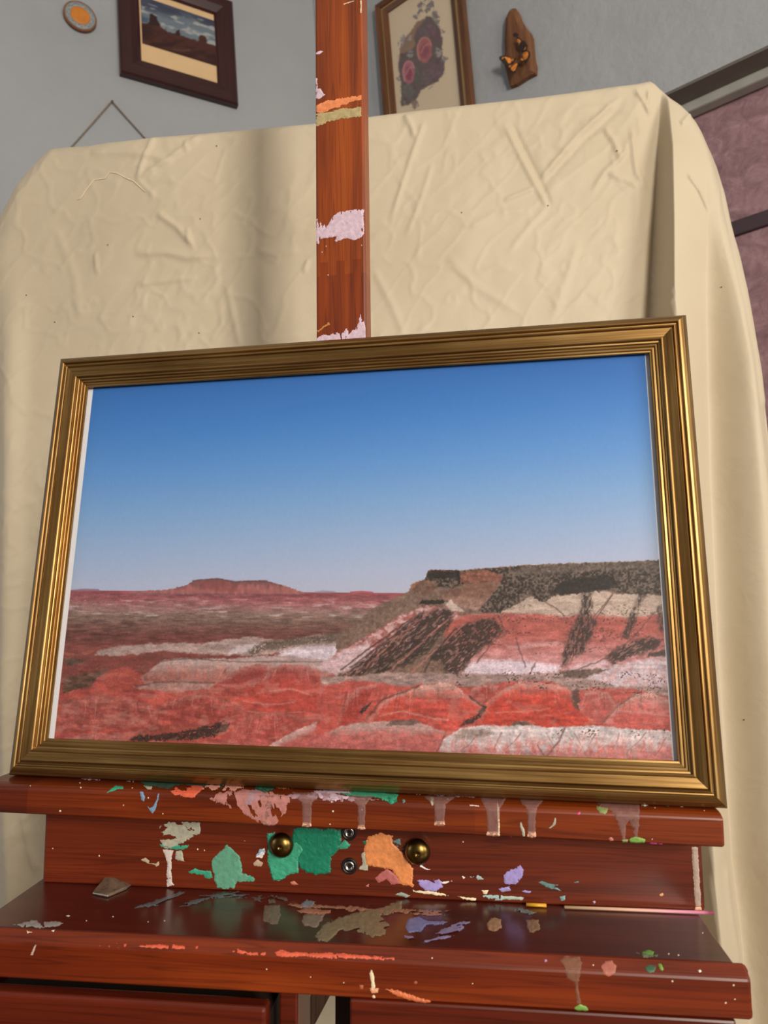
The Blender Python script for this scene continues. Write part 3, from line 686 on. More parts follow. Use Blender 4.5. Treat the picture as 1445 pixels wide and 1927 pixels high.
    # ---- creases traced from the photograph
    CR = [([(295, 252), (270, 311), (260, 340)], 2.2, 5), ([(382, 252), (316, 306), (260, 342)], 2.4, 6), ([(295, 402), (332, 427), (361, 460)], 2.4, 6),
          ([(353, 431), (357, 458)], 2.2, 4), ([(249, 477), (311, 475), (353, 485), (399, 481)], 2.2, 7), ([(257, 535), (316, 527), (365, 522)], 1.6, 5),
          ([(179, 473), (183, 514)], 1.8, 4), ([(166, 286), (232, 290), (290, 296), (316, 306)], 1.8, 8), ([(349, 265), (353, 286)], 1.5, 4), ([(260, 340), (285, 365), (293, 372)], 1.4, 4),
          ([(761, 214), (772, 232), (780, 256)], 2.4, 5), ([(799, 225), (774, 294), (736, 412)], 1.9, 5), ([(815, 300), (790, 380), (765, 440)], 1.2, 5),
          ([(944, 225), (1006, 346), (1030, 389)], 2.0, 4), ([(958, 221), (1018, 340), (1036, 384)], -1.6, 4),
          ([(1012, 342), (1086, 256), (1166, 185)], 2.2, 5), ([(1020, 350), (1095, 268), (1172, 200)], -1.5, 6), ([(947, 377), (1006, 353)], 2.2, 4), ([(1030, 389), (1000, 420), (960, 470)], 1.3, 6),
          ([(1135, 243), (1154, 268), (1165, 299)], 2.4, 5), ([(1182, 280), (1165, 300), (1139, 322), (1117, 356)], 2.0, 5), ([(1140, 323), (1203, 353)], 1.8, 5),
          ([(1185, 240), (1192, 296), (1197, 326), (1212, 348)], 2.0, 5), ([(1191, 172), (1212, 200), (1222, 216)], 2.4, 5), ([(1220, 172), (1217, 197)], 2.2, 5),
          ([(1274, 355), (1298, 381), (1319, 414)], 2.6, 4), ([(1270, 255), (1280, 242), (1296, 222)], 2.2, 5), ([(1362, 310), (1350, 350), (1340, 420)], 1.0, 8),
          ([(425, 530), (440, 600), (450, 650)], 1.2, 7), ([(700, 500), (740, 580), (760, 630)], 1.2, 8), ([(840, 480), (900, 540), (980, 590)], 1.1, 9), ([(1090, 450), (1060, 540), (1040, 600)], 1.1, 9),
          ([(100, 420), (140, 520), (150, 600)], 1.0, 10), ([(880, 430), (930, 400), (990, 395)], 1.2, 6), ([(580, 490), (572, 510)], 2, 4), ([(480, 470), (520, 480), (560, 470)], 1.2, 6),
          ([(1340, 1600), (1350, 1700), (1372, 1800)], 2.5, 9), ([(45, 1520), (60, 1600), (70, 1640)], 2.5, 8)]
    for (pts, amp, wd) in CR:
        d, t = pdist(x, y, pts); D += amp * .0014 * np.exp(-(d / (wd * .85)) ** 2) * sm(0, .12, t) * (1 - sm(.85, 1.02, t) * .7)
    dep = depth - D * fade
    P = P - CN * dep[..., None]
    # fold over the top and down the back
    back = []
    for q, dz in ((.05, -.001), (.12, -.004), (.16, -.03), (.17, -.4)):
        B = P[-1] - CN * q; B = B.copy(); B[:, 2] += dz; back.append(B)
    P = np.concatenate([P, np.array(back)], 0)
    P[..., 2] = np.maximum(P[..., 2], .002)
    return P
CLP = build_cloth()
cl = grid_obj('cloth_drape', CLP, CLOTH)
tag(cl, 'large pale cream cotton cloth draped like a backdrop behind the easel', 'cloth')
def on_cloth_surface(px, lift):
    V = CLP.reshape(-1, 3); pp = project(V); out = []
    for p in px:
        i = np.argmin((pp[:, 0] - p[0]) ** 2 + (pp[:, 1] - p[1]) ** 2 + 1e3 * (V[:, 1] > 1.02)); d = (CAM - V[i]); out.append(V[i] + d / np.linalg.norm(d) * lift)
    return out
kth = zc(0, 240, 2.408)
tp = kth([(352, 330), (362, 322), (388, 285), (412, 255), (430, 240), (470, 230), (500, 205), (530, 210), (570, 228), (605, 240), (625, 258), (660, 288), (700, 312)])
th_ = tube('loose_thread', on_cloth_surface(tp, .0013), .00042, simple('thread_cream', (250, 236, 200), .7), None, None, 6)
tag(th_, 'loose cream thread lying wavy on the upper left of the draped cloth', 'thread')

FLK = simple('dark_fleck', (92, 74, 52), .8)
for p in on_cloth_surface([(375, 410), (204, 461), (103, 608), (251, 597), (373, 625), (409, 275), (869, 400), (1032, 388), (1159, 282), (1400, 1353), (50, 556), (1358, 540)], .0004):
    lathe('fleck', [(.0009, -.0003), (.0007, .0003), (.0002, .0005)], FLK, cl, M4(t=p), 7)

# ------------------------------------------------------------------ the easel
EQ = np.array([-0.01296063, 0.06738077, -0.17590014]); TH_F = 0.11875751
ER = rotE(*EQ); EO = np.array([-0.04481774, 0.48298173, -0.12837964]) + CAM
EM = M4(ER, EO)                               # easel axes at the middle of the picture's bottom edge
def rz(deg, t=(0, 0, 0)): a = math.radians(deg); return M4(np.array([[math.cos(a), -math.sin(a), 0], [math.sin(a), math.cos(a), 0], [0, 0, 1]]), t)
def ry(deg, t=(0, 0, 0)): a = math.radians(deg); return M4(np.array([[math.cos(a), 0, math.sin(a)], [0, 1, 0], [-math.sin(a), 0, math.cos(a)]]), t)
def floor_z(x, y): return (-EO[2] - ER[2, 0] * x - ER[2, 1] * y) / ER[2, 2]
BASE = M4(t=(0, .04, floor_z(0, .04)))
easel = empty('easel', EM @ BASE)
tag(easel, 'paint-splattered reddish wooden studio easel holding the gold framed landscape', 'easel')
BI = np.linalg.inv(BASE)
def rounded_rect(y0, z0, y1, z1, r):
    out = []
    for (cx, cz, a0) in ((y0 + r, z0 + r, 180), (y1 - r, z0 + r, 270), (y1 - r, z1 - r, 0), (y0 + r, z1 - r, 90)):
        for k in range(4): g = math.radians(a0 + 30 * k); out.append((cx + r * math.cos(g), cz + r * math.sin(g)))
    return out
# ledge carrying the picture
LM = rz(1.38, (0, -.0148, -.001))
lprof = [(.059, -.0186), (.059, 0), (.008, 0), (.004, -.0004), (.0015, -.0014), (.0003, -.0026), (0, -.0036), (0, -.0176), (.001, -.0186)]
ledge = extrude_x('picture_ledge', lprof, -.246, .2338, LEDGEW, easel, BI @ LM, .0016)
# carrier board
CM = rz(3.78, (0, .0096, 0))
carrier = extrude_x('carrier_board', rounded_rect(0, -.0693, .022, -.0197, .0012), -.2073, .2290, CARRW, easel, BI @ CM, .002)
# shelf and its front rail
SM = rz(4.2, (0, -.0535, 0))
shelf = box('shelf_board', (-.206, 0, -.0873), (.2285, .150, -.0693), SHELFW, easel, BI @ SM, .0008)
nprof = [(.012, -.0936), (.012, -.0875), (0, -.0875), (0, -.0693), (-.001, -.0694), (-.0062, -.0729), (-.0071, -.0738), (-.0075, -.0750), (-.0075, -.0928), (-.0068, -.0936)]
nose = extrude_x('front_rail', nprof, -.2125, .2348, NOSEW, easel, BI @ SM, .0022)
# mast
MM = ry(-.45, (-.00815, .0465, .322))
mast = box('mast', (-.01965, 0, -.40), (.01965, .020, .52), MASTW, easel, BI @ MM, .0016, 3)
# drawers under the shelf
BLK = simple('shade_dark_wood', (46, 28, 20), .7, var=.1)  # near-black tone stands in for the shade around the drawers
drw = box('drawer', (-.2055, -.0145, -.168), (-.0225, -.0035, -.0978), DRAWW, easel, BI @ SM, .0022, 3)
box('drawer_box', (-.200, -.0035, -.165), (-.026, .088, -.112), BLK, drw)
drw2 = box('drawer', (.0225, -.0068, -.168), (.2262, .005, -.0947), DRAWW, easel, BI @ SM, .0014, 2)
box('drawer_box', (.028, .005, -.165), (.221, .072, -.105), BLK, drw2)
box('divider', (-.0192, .001, -.178), (-.0085, .036, -.0937), DRAWW, easel, BI @ SM, .0012)
box('divider', (.0200, .010, -.178), (.0222, .022, -.0937), DARKW, easel, BI @ SM)
box('case_side', (-.2165, .000, -.178), (-.2075, .140, -.0937), DRAWW, easel, BI @ SM, .001)
box('case_side', (.2145, .012, -.178), (.2255, .140, -.0937), DRAWW, easel, BI @ SM, .001)
box('case_floor', (-.2165, .000, -.186), (-.0085, .075, -.178), DRAWW, easel, BI @ SM)
box('case_floor', (.0200, .000, -.186), (.2255, .075, -.178), DRAWW, easel, BI @ SM)
# rear leg seen through the gap between the drawers
def e_hit(p, yv):
    d = rays(np.array(p, float)) @ ER; o = (CAM - EO) @ ER; return o + d * ((yv - o[1]) / d[1])
a0 = e_hit((585, 1872), .19); a1 = e_hit((620, 1876), .19); a2 = e_hit((556, 1927), .19)
dirv = (a2 - a0) / abs(a2[2] - a0[2]); Wl = a1[0] - a0[0]
zt = -.05; zb = floor_z(a0[0] - .5, .19) ; pa = a0 + dirv * (a0[2] - zt) ; pb_ = a0 + dirv * (a0[2] - zb)
def leg(p, q, wx, wy, mat, nm='leg'):
    V = [(p[0], p[1], p[2]), (p[0] + wx, p[1], p[2]), (p[0] + wx, p[1] + wy, p[2]), (p[0], p[1] + wy, p[2]), (q[0], q[1], q[2]), (q[0] + wx, q[1], q[2]), (q[0] + wx, q[1] + wy, q[2]), (q[0], q[1] + wy, q[2])]
    return mesh_obj(nm, V, [(3, 2, 1, 0), (4, 5, 6, 7), (0, 1, 5, 4), (1, 2, 6, 5), (2, 3, 7, 6), (3, 0, 4, 7)], mat, easel, BI)
print('rear leg', pa, pb_, Wl)
leg(pb_, pa, Wl, .03, wood('rear_leg_wood', (164, 132, 108), (190, 156, 130), (206, 172, 146), 'z', rough=.6, coat=0, seed=8), 'rear_leg')
for (x, y) in ((-.19, -.02), (.185, .0), (-.195, .075), (.18, .10)):
    leg((x, y, floor_z(x, y)), (x, y, -.186), .03, .03, DRAWW)
box('cross_bar', (-.19, .07, -.70), (.21, .095, -.66), DARKW, easel, BI)
u0 = e_hit((631, 1890), .12); u1 = e_hit((662, 1890), .12)
box('upright', (u0[0], .12, floor_z(u0[0], .13) + .004), (u1[0], .145, -.09), BLK, easel, BI)  # post behind the drawer gap, its shade put into the colour
# back posts joining carrier, case and mast
box('upright', (-.075, .034, -.186), (-.045, .058, -.02), DARKW, easel, BI @ rz(3.78))
box('upright', (.045, .036, -.186), (.075, .060, -.02), DARKW, easel, BI @ rz(3.78))

# brass knobs and socket bolts on the carrier
BRASS = simple('brass', (112, 88, 46), .30, 1.0, nscale=40, var=.08)
STEEL = simple('bolt_steel', (176, 172, 166), .25, 1.0); BLACKM = simple('black_oxide', (42, 36, 34), .45, .6)
def carrier_pt(p):
    A = EM @ CM; n = A[:3, 1]; P = on_plane(np.array(p, float), A[:3, 3], n); return np.linalg.inv(A) @ np.append(P, 1)
def knob(p, r):
    c = carrier_pt(p)
    prof = [(r * .70, -.002), (r * .72, .001)] + [(r * math.cos(t), .0045 + r * .62 * math.sin(t)) for t in np.radians([-35, -15, 5, 25, 45, 60, 72, 80])] + [(r * .15, .0045 + r * .60), (r * .12, .0045 + r * .54), (.0002, .0045 + r * .53)]
    return lathe('brass_knob', prof, BRASS, carrier, M4(t=(c[0], 0, c[2])))
knob((533, 1586), .0080); knob((787, 1598), .0082)
for p in ((657, 1566), (657.5, 1629.5)):
    c = carrier_pt(p); mwb = M4(t=(c[0], 0, c[2]))
    rg = lathe('bolt', [(.0052, -.001), (.0052, .0006), (.0047, .0012), (.0040, .0011), (.0036, .0004), (.0002, .0004)], BLACKM, carrier, mwb, 32)
# sub-parts of bolts would be a fourth level, so the bright sockets are carrier parts too
    hexv = [(.0017 * math.cos(g), .0017 * math.sin(g)) for g in np.radians(np.arange(0, 360, 60))]
    lathe('bolt_socket', [(.0035, .0002), (.0034, .0010), (.0026, .0014), (.0019, .0012), (.0015, .0004), (.0002, .0002)], STEEL, carrier, mwb, 24)

# ------------------------------------------------------------------ dried paint on the easel
PAINTS = {}
VEILC = {(150, 112, 106): .5, (150, 108, 86): .5, (190, 128, 120): .8, (176, 140, 150): .75, (190, 166, 150): .75}
def paint_mat(col, rough=.5, name=None):
    key = (tuple(col), rough)
    if key not in PAINTS:
        PAINTS[key] = simple(name or 'dried_paint_%d' % len(PAINTS), col, rough, nscale=260, var=.08, bump=.35, bdist=.0006, spec=.4)
        PAINTS[key].node_tree.nodes['Principled BSDF'].inputs['Alpha'].default_value = VEILC.get(tuple(col), 1.0)
    return PAINTS[key]
SURF = {'ledge': (ledge, LM, [(.059, 0), (.008, 0), (.004, -.0004), (.0015, -.0014), (.0003, -.0026), (0, -.0036), (0, -.0176), (.001, -.0186)], -.246, .2338),
        'carrier': (carrier, CM, [(0, -.0205), (0, -.0686)], -.2065, .2282),
        'shelf': (shelf, SM, [(.149, -.0693), (.0003, -.0693)], -.2055, .228),
        'nose': (nose, SM, [(0, -.0693), (-.001, -.0694), (-.0062, -.0729), (-.0071, -.0738), (-.0075, -.0750), (-.0075, -.0928), (-.0068, -.0936)], -.2115, .234),
        'mast': (mast, MM, None, 0, 0), 'drawer': (drw, SM, [(-.0145, -.0995), (-.0145, -.166)], -.204, -.024), 'drawer2': (drw2, SM, [(-.0068, -.0955), (-.0068, -.166)], .0235, .2255)}
def unproject(surf, px):
    ob, A, prof, x0, x1 = SURF[surf]; A = EM @ A; Ai = np.linalg.inv(A)
    o = (Ai @ np.append(CAM, 1))[:3]; d = rays(px) @ Ai[:3, :3].T
    if surf == 'mast':
        t = -o[1] / d[..., 1]; P = o + d * t[..., None]; ok = (np.abs(P[..., 0]) < .0192)
        N = np.broadcast_to(np.array([0, -1., 0]), P.shape); return P, N, ok
    best = np.full(px.shape[:-1], 1e9); P = np.zeros(px.shape[:-1] + (3,)); N = np.zeros_like(P)
    for (ya, za), (yb, zb) in zip(prof[:-1], prof[1:]):
        ey, ez = yb - ya, zb - za; L = math.hypot(ey, ez); ny, nz = ez / L, -ey / L
        den = d[..., 1] * ny + d[..., 2] * nz
        if den.mean() > 0: ny, nz, den = -ny, -nz, -den
        t = ((ya - o[1]) * ny + (za - o[2]) * nz) / den
        Q = o + d * t[..., None]; s = ((Q[..., 1] - ya) * ey + (Q[..., 2] - za) * ez) / L ** 2
        ok = (s >= -.002) & (s <= 1.002) & (t > 0) & (t < best)
        best = np.where(ok, t, best); P[ok] = Q[ok]; N[ok] = (0, ny, nz)
    ok = (best < 1e8) & (P[..., 0] > x0) & (P[..., 0] < x1)
    return P, N, ok
SN = [0]
def smear(surf, col, pts, warp=2.0, wsc=7., holes=None, streak=None, lift=.00035, rough=.5, step=.75, label=None):
    """film of dried paint: pts outline in photo pixels, laid on the board they lie on"""
    SN[0] += 1; s = SN[0] * 13
    pts = np.array(pts, float); (x0, y0), (x1, y1) = pts.min(0) - warp - 1, pts.max(0) + warp + 1
    xs = np.arange(x0, x1 + step, step); ys = np.arange(y0, y1 + step, step); X, Y = np.meshgrid(xs, ys)
    wx = X + (fbm(X / wsc, Y / wsc, 3, s) - .5) * 2 * warp; wy = Y + (fbm(X / wsc, Y / wsc, 3, s + 5) - .5) * 2 * warp
    wx = wx + (vn(X / 2.3, Y / 2.3, s + 11) - .5) * min(2.0, warp); wy = wy + (vn(X / 2.3, Y / 2.3, s + 12) - .5) * min(2.0, warp)
    sd = sdist(wx, wy, pts)
    ins = sd > 0
    if holes is not None:
        ang, lx, ly = streak or (0, 10, 10); c, q = math.cos(ang), math.sin(ang)
        U = (X * c + Y * q) / lx; Wv = (-X * q + Y * c) / ly
        edge = np.clip(1 - sd / 9, 0, 1) * .12
        ins &= fbm(U, Wv, 4, s + 40) > holes + edge - .06
    PX = np.stack([X, Y], -1); P, N, ok = unproject(surf, PX); ins &= ok
    if not ins.any(): return
    mask = ins[:-1, :-1] & ins[1:, :-1] & ins[:-1, 1:] & ins[1:, 1:]
    if mask.sum() < 2: return
    hgt = .00006 + lift * np.clip(sd / 3.5, 0, 1) * (.65 + .7 * fbm(X / 5, Y / 5, 3, s + 80))
    P = P + N * hgt[..., None]
    ob = grid_obj('paint_smear', P, paint_mat(col, rough), SURF[surf][0], None, None, True, mask)
    if label: ob['label'] = label
A4 = zc(0, 1420, 2.89); A5 = zc(460, 1420, 2.89); A6 = zc(945, 1420, 2.89); A2 = zc(560, 0, 2.89); B5 = zc(560, 340, 5.67); Z7 = zc(0, 1640, 4.817); Z6 = zc(1180, 1560, 5.249)
LIL = (196, 172, 186); VEIL = (150, 112, 106); PINKT = (222, 168, 138); SAGE = (168, 164, 146); GRN = (20, 116, 88); MINT = (58, 150, 118); ORG = (216, 134, 78); VIO = (156, 140, 196)
CORAL = (206, 92, 66); WHT = (232, 226, 222); LEAF = (112, 150, 66); TEAL = (96, 130, 128); BLUE = (112, 142, 168); MAG = (206, 74, 140); CREAM = (226, 206, 170); DGRN = (46, 74, 62)
# -- ledge, left third
smear('ledge', MINT, A4([(575, 212), (600, 190), (630, 168), (675, 172), (672, 188), (640, 192), (600, 205)]), 1.0)
smear('ledge', BLUE, A4([(760, 198), (780, 202), (790, 235), (782, 258), (768, 245)]), .8)
smear('ledge', BLUE, A4([(795, 265), (815, 290), (838, 275), (862, 205), (868, 215), (850, 290), (832, 325), (812, 300)]), .8)
smear('ledge', DGRN, A4([(740, 140), (900, 150), (1210, 160), (1210, 182), (1080, 172), (960, 165), (915, 192), (880, 180), (790, 172), (770, 155)]), 2.0)
smear('ledge', SAGE, A4([(775, 166), (830, 172), (825, 188), (800, 192)]), 1.2)
smear('ledge', CORAL, A4([(930, 170), (960, 158), (1110, 172), (1090, 200), (1060, 235), (1020, 240), (990, 225), (960, 222), (915, 205)]), 2.5, holes=.42, streak=(0.2, 30, 6))
smear('ledge', (214, 150, 134), A4([(1080, 165), (1200, 160), (1330, 172), (1330, 185), (1240, 200), (1100, 190)]), 2.5, holes=.40)
smear('ledge', WHT, A4([(1200, 157), (1320, 164), (1315, 172), (1210, 168)]), 1)
smear('ledge', (190, 128, 120), A4([(1130, 240), (1200, 205), (1330, 190), (1445, 200), (1600, 230), (1560, 300), (1500, 390), (1440, 385), (1380, 350), (1300, 310), (1220, 275)]), 4, holes=.36, streak=(1.2, 26, 7), label='chalky pink paint smear')
smear('ledge', GRN, A4([(1385, 168), (1450, 172), (1490, 188), (1440, 205), (1395, 190)]), 2)
smear('ledge', LIL, A4([(410, 125), (520, 128), (640, 140), (735, 142), (730, 150), (600, 146), (450, 136)]), 2, holes=.45)
# -- ledge, middle: drips
def drip(ox, top, bot, w, col=VEIL, tip=PINKT, crop=A5, surf='ledge', wt=None, tl=28):
    wt = wt or w * 1.9
    smear(surf, col, crop([(ox - wt, top), (ox + wt, top), (ox + w * .62, top + (bot - top) * .3), (ox + w * .5, bot), (ox - w * .5, bot), (ox - w * .62, top + (bot - top) * .3)]), 1.4, holes=.16, label='translucent pink paint drip')
    smear(surf, tip, crop([(ox - w * .52, bot - tl), (ox + w * .52, bot - tl), (ox + w * .62, bot - 6), (ox, bot + 2), (ox - w * .62, bot - 6)]), .9)
drip(125, 215, 388, 36); drip(340, 205, 396, 46); drip(636, 220, 410, 36); drip(1062, 225, 388, 50); drip(1352, 230, 446, 62, wt=80)
smear('ledge', (176, 140, 150), A5([(0, 195), (60, 190), (150, 215), (260, 215), (400, 200), (520, 215), (600, 232), (760, 245), (600, 252), (480, 250), (320, 245), (160, 232), (60, 260), (0, 300)]), 4, holes=.38)
smear('ledge', LIL, A5([(370, 195), (520, 190), (640, 200), (560, 240), (470, 262), (410, 240)]), 3, holes=.36, streak=(.2, 30, 6))
smear('ledge', MINT, A5([(490, 205), (640, 195), (740, 200), (835, 215), (830, 250), (800, 270), (760, 250), (700, 232), (560, 228)]), 2.2)
smear('ledge', GRN, A5([(740, 225), (830, 222), (832, 258), (800, 272), (770, 250)]), 2)
smear('ledge', DGRN, A5([(50, 165), (160, 170), (160, 190), (110, 205), (60, 195)]), 2)
smear('ledge', (214, 140, 96), A5([(165, 172), (270, 176), (265, 190), (180, 188)]), 2)
smear('ledge', LIL, A5([(640, 195), (850, 192), (1100, 205), (1300, 215), (1445, 222), (1440, 236), (1180, 232), (1000, 222), (820, 208)]), 3, holes=.42)
smear('ledge', TEAL, A5([(858, 245), (874, 242), (876, 262), (862, 266)]), 1)
smear('ledge', SAGE, A5([(1008, 228), (1030, 230), (1028, 275), (1018, 280), (1010, 262)]), 1)
smear('ledge', (160, 180, 120), A5([(1330, 222), (1400, 222), (1400, 235), (1340, 236)]), 1)
smear('ledge', (214, 190, 178), A5([(1220, 270), (1280, 276), (1275, 284), (1226, 280)]), .8)
smear('ledge', CREAM, A5([(1375, 240), (1385, 290), (1390, 440), (1380, 446), (1372, 300)]), .8)
# -- ledge, right third
drip(160, 240, 452, 40, crop=A6, wt=70, tl=34)
smear('ledge', VEIL, A6([(500, 250), (640, 255), (745, 262), (748, 360), (735, 450), (715, 450), (712, 400), (690, 360), (675, 380), (672, 460), (650, 462), (630, 380), (600, 310), (540, 290)]), 2.2, holes=.18, label='translucent pink paint drip')
smear('ledge', LEAF, A6([(690, 460), (710, 446), (745, 446), (778, 460), (775, 480), (720, 484), (694, 478)]), .8)
smear('ledge', (128, 136, 84), A6([(505, 280), (580, 290), (570, 315), (560, 325), (530, 320), (515, 300)]), 1.4)
smear('ledge', (128, 136, 84), A6([(648, 460), (685, 460), (682, 478), (652, 480)]), .8)
smear('ledge', MAG, A6([(408, 318), (428, 305), (424, 325), (410, 332)]), 1); smear('ledge', MAG, A6([(780, 482), (820, 476), (870, 482), (872, 494), (800, 490)]), 1.4); smear('ledge', MAG, A6([(36, 440), (60, 448), (90, 450), (90, 456), (45, 450)]), 1)
smear('ledge', SAGE, A6([(245, 402), (270, 385), (288, 340), (294, 345), (292, 378), (265, 402)]), .8); smear('ledge', SAGE, A6([(96, 372), (104, 365), (122, 410), (124, 445), (112, 448), (98, 400)]), .8)
smear('ledge', WHT, A6([(735, 262), (780, 258), (800, 282), (770, 284)]), 2, holes=.4); smear('ledge', WHT, A6([(960, 270), (990, 268), (985, 290), (965, 290)]), 1.6, holes=.4)
smear('ledge', (84, 112, 92), A6([(880, 285), (890, 258), (920, 246), (945, 252), (930, 268), (905, 282)]), 1.6); smear('ledge', DGRN, A6([(800, 240), (900, 244), (1050, 252), (1055, 266), (940, 262), (820, 254)]), 2.5, holes=.3)
smear('ledge', (150, 160, 190), A6([(0, 226), (200, 228), (400, 236), (540, 240), (640, 248), (640, 256), (480, 250), (200, 242), (0, 240)]), 2.5, holes=.36)
smear('ledge', (180, 110, 100), A6([(578, 455), (590, 445), (605, 455), (605, 470), (585, 472)]), .8)
# -- carrier board
smear('carrier', SAGE, A4([(870, 362), (1090, 368), (1088, 440), (1060, 438), (1000, 470), (960, 505), (900, 515), (872, 470), (866, 400)]), 3, holes=.46, streak=(.0, 18, 9), label='pale grey scraped paint patch')
smear('carrier', SAGE, A4([(985, 368), (1090, 370), (1088, 430), (1040, 420), (1010, 400)]), 2, holes=.2)
smear('carrier', SAGE, A4([(890, 470), (960, 455), (1020, 430), (1060, 440), (1000, 480), (930, 500)]), 2)
smear('carrier', MINT, A4([(865, 488), (930, 490), (1030, 490), (1020, 512), (960, 520), (880, 505)]), 1.6, holes=.3)
smear('carrier', (196, 182, 176), A4([(880, 515), (945, 520), (932, 580), (935, 690), (948, 705), (935, 716), (910, 716), (905, 690), (908, 590), (895, 545)]), 1.6, holes=.2)
smear('carrier', SAGE, A4([(955, 525), (990, 520), (1000, 575), (1006, 582), (970, 578), (952, 565)]), 1.4)
smear('carrier', (178, 160, 130), A4([(762, 570), (790, 558), (812, 575), (810, 590), (845, 592), (865, 578), (866, 605), (850, 612), (840, 600), (800, 592)]), 1)
smear('carrier', (92, 148, 122), A4([(1160, 560), (1190, 530), (1235, 488), (1270, 520), (1310, 560), (1318, 640), (1385, 675), (1380, 690), (1290, 690), (1275, 730), (1180, 728), (1165, 680), (1150, 610)]), 2.5, label='sage green paint patch')
smear('carrier', MINT, A4([(1018, 635), (1060, 618), (1150, 632), (1155, 670), (1130, 680), (1095, 650), (1040, 648)]), 2)
smear('carrier', (156, 178, 200), A4([(1390, 550), (1410, 515), (1445, 508), (1445, 530), (1420, 560)]), 1.6)
smear('carrier', GRN, A5([(270, 400), (330, 396), (520, 405), (530, 460), (515, 520), (470, 560), (468, 645), (385, 655), (340, 640), (300, 620), (280, 560), (250, 480)]), 2.4, lift=.0006, label='dark green paint patch')
smear('carrier', MINT, A5([(125, 430), (165, 420), (180, 500), (230, 545), (270, 470), (310, 480), (325, 520), (300, 560), (298, 640), (230, 660), (200, 685), (150, 682), (128, 600)]), 2.6, lift=.0008, label='bright green paint patch')
smear('carrier', MINT, A5([(512, 495), (545, 462), (580, 490), (560, 512), (515, 515)]), 1.6)
smear('carrier', ORG, A5([(650, 500), (668, 450), (740, 425), (805, 440), (808, 480), (870, 540), (915, 620), (918, 718), (850, 705), (800, 625), (700, 610), (655, 600)]), 2.2, lift=.0006, label='orange paint patch')
smear('carrier', (172, 96, 92), A5([(710, 670), (770, 620), (800, 630), (860, 700), (800, 708), (770, 680), (730, 700)]), 2)
smear('carrier', SAGE, A5([(636, 540), (655, 520), (678, 560), (675, 630), (620, 625), (640, 600)]), 1.6)
smear('carrier', GRN, A5([(640, 470), (665, 462), (688, 490), (680, 505), (655, 492)]), 1.2); smear('carrier', TEAL, A5([(805, 465), (850, 456), (880, 500), (870, 525), (830, 510)]), 2.4, holes=.36); smear('carrier', GRN, A5([(785, 545), (805, 545), (802, 570), (792, 575)]), .8)
smear('carrier', VIO, A5([(935, 680), (1060, 678), (1082, 720), (1040, 748), (980, 740), (955, 715)]), 2, holes=.28, streak=(.5, 26, 5), label='violet paint smear')
smear('carrier', CREAM, A5([(910, 735), (1040, 745), (1120, 765), (1110, 775), (1000, 760), (915, 748)]), 1.6, holes=.4); smear('carrier', CREAM, A5([(1150, 768), (1260, 780), (1258, 800), (1200, 790)]), 1.6, holes=.3)
smear('carrier', WHT, A5([(890, 585), (950, 592), (1012, 628), (1000, 628), (940, 604)]), 1.4, holes=.36); smear('carrier', WHT, A5([(1185, 468), (1222, 490), (1212, 498), (1190, 485)]), 1.4, holes=.4)
smear('carrier', (160, 176, 176), A5([(1215, 660), (1260, 652), (1308, 678), (1260, 684)]), 1.8, holes=.34); smear('carrier', WHT, A5([(1060, 690), (1165, 680), (1160, 694), (1080, 704)]), 2, holes=.42); smear('carrier', WHT, A5([(1178, 655), (1202, 668), (1190, 680)]), 1)
smear('carrier', (140, 150, 140), A5([(815, 760), (850, 745), (905, 765), (880, 778)]), 1.4); smear('carrier', (186, 110, 90), A5([(245, 690), (270, 685), (300, 705), (260, 710)]), 1.2); smear('carrier', (200, 130, 110), A5([(655, 715), (680, 700), (678, 720)]), 1)
smear('carrier', WHT, A5([(60, 560), (85, 520), (110, 505), (112, 540), (95, 565)]), 1.4); smear('carrier', (178, 150, 130), A5([(45, 590), (75, 568), (105, 590), (90, 612), (55, 605)]), 1.4); smear('carrier', MINT, A5([(-30, 650), (40, 660), (50, 690), (-20, 690)]), 1.6)
smear('carrier', VIO, A5([(1410, 650), (1445, 622), (1480, 620), (1475, 680), (1440, 706), (1412, 700)]), 2, holes=.22, label='violet paint smear'); smear('carrier', VIO, A5([(1375, 730), (1440, 715), (1455, 740), (1400, 748)]), 1.6)
smear('carrier', VIO, A6([(8, 690), (25, 640), (95, 600), (118, 625), (108, 670), (70, 710), (20, 705)]), 2, holes=.2, streak=(1.2, 24, 5), label='violet paint smear')
smear('carrier', TEAL, A6([(190, 690), (245, 680), (310, 700), (300, 720), (330, 742), (270, 740), (220, 715)]), 2.6, holes=.46, streak=(.3, 30, 4)); smear('carrier', (120, 150, 150), A6([(310, 770), (345, 765), (345, 790), (318, 796)]), 1.4); smear('carrier', (170, 178, 166), A6([(0, 770), (60, 768), (120, 775), (110, 790), (0, 790)]), 1.4)
smear('carrier', TEAL, A6([(385, 692), (415, 688), (420, 698), (395, 700)]), 1.2); smear('carrier', (176, 160, 190), A6([(490, 798), (505, 792), (510, 808), (498, 812)]), .8); smear('carrier', VIO, A6([(105, 742), (120, 736), (160, 742), (155, 752), (115, 750)]), .8)
smear('carrier', (228, 160, 110), A6([(855, 760), (870, 750), (880, 762), (868, 774), (858, 768)]), .9)
smear('carrier', (190, 166, 150), Z6([(635, 175), (700, 178), (708, 320), (718, 520), (728, 640), (730, 770), (672, 770), (662, 660), (652, 480), (642, 300)]), 1.0, holes=.10, label='pale grey paint drip'); smear('carrier', (232, 170, 130), Z6([(672, 768), (732, 768), (742, 805), (665, 803)]), .6)
smear('carrier', CREAM, A5([(1290, 735), (1330, 735), (1320, 760), (1300, 762)]), 1.2); smear('carrier', (150, 176, 172), A5([(1285, 765), (1380, 760), (1440, 775), (1400, 795), (1300, 785)]), 2, holes=.3)
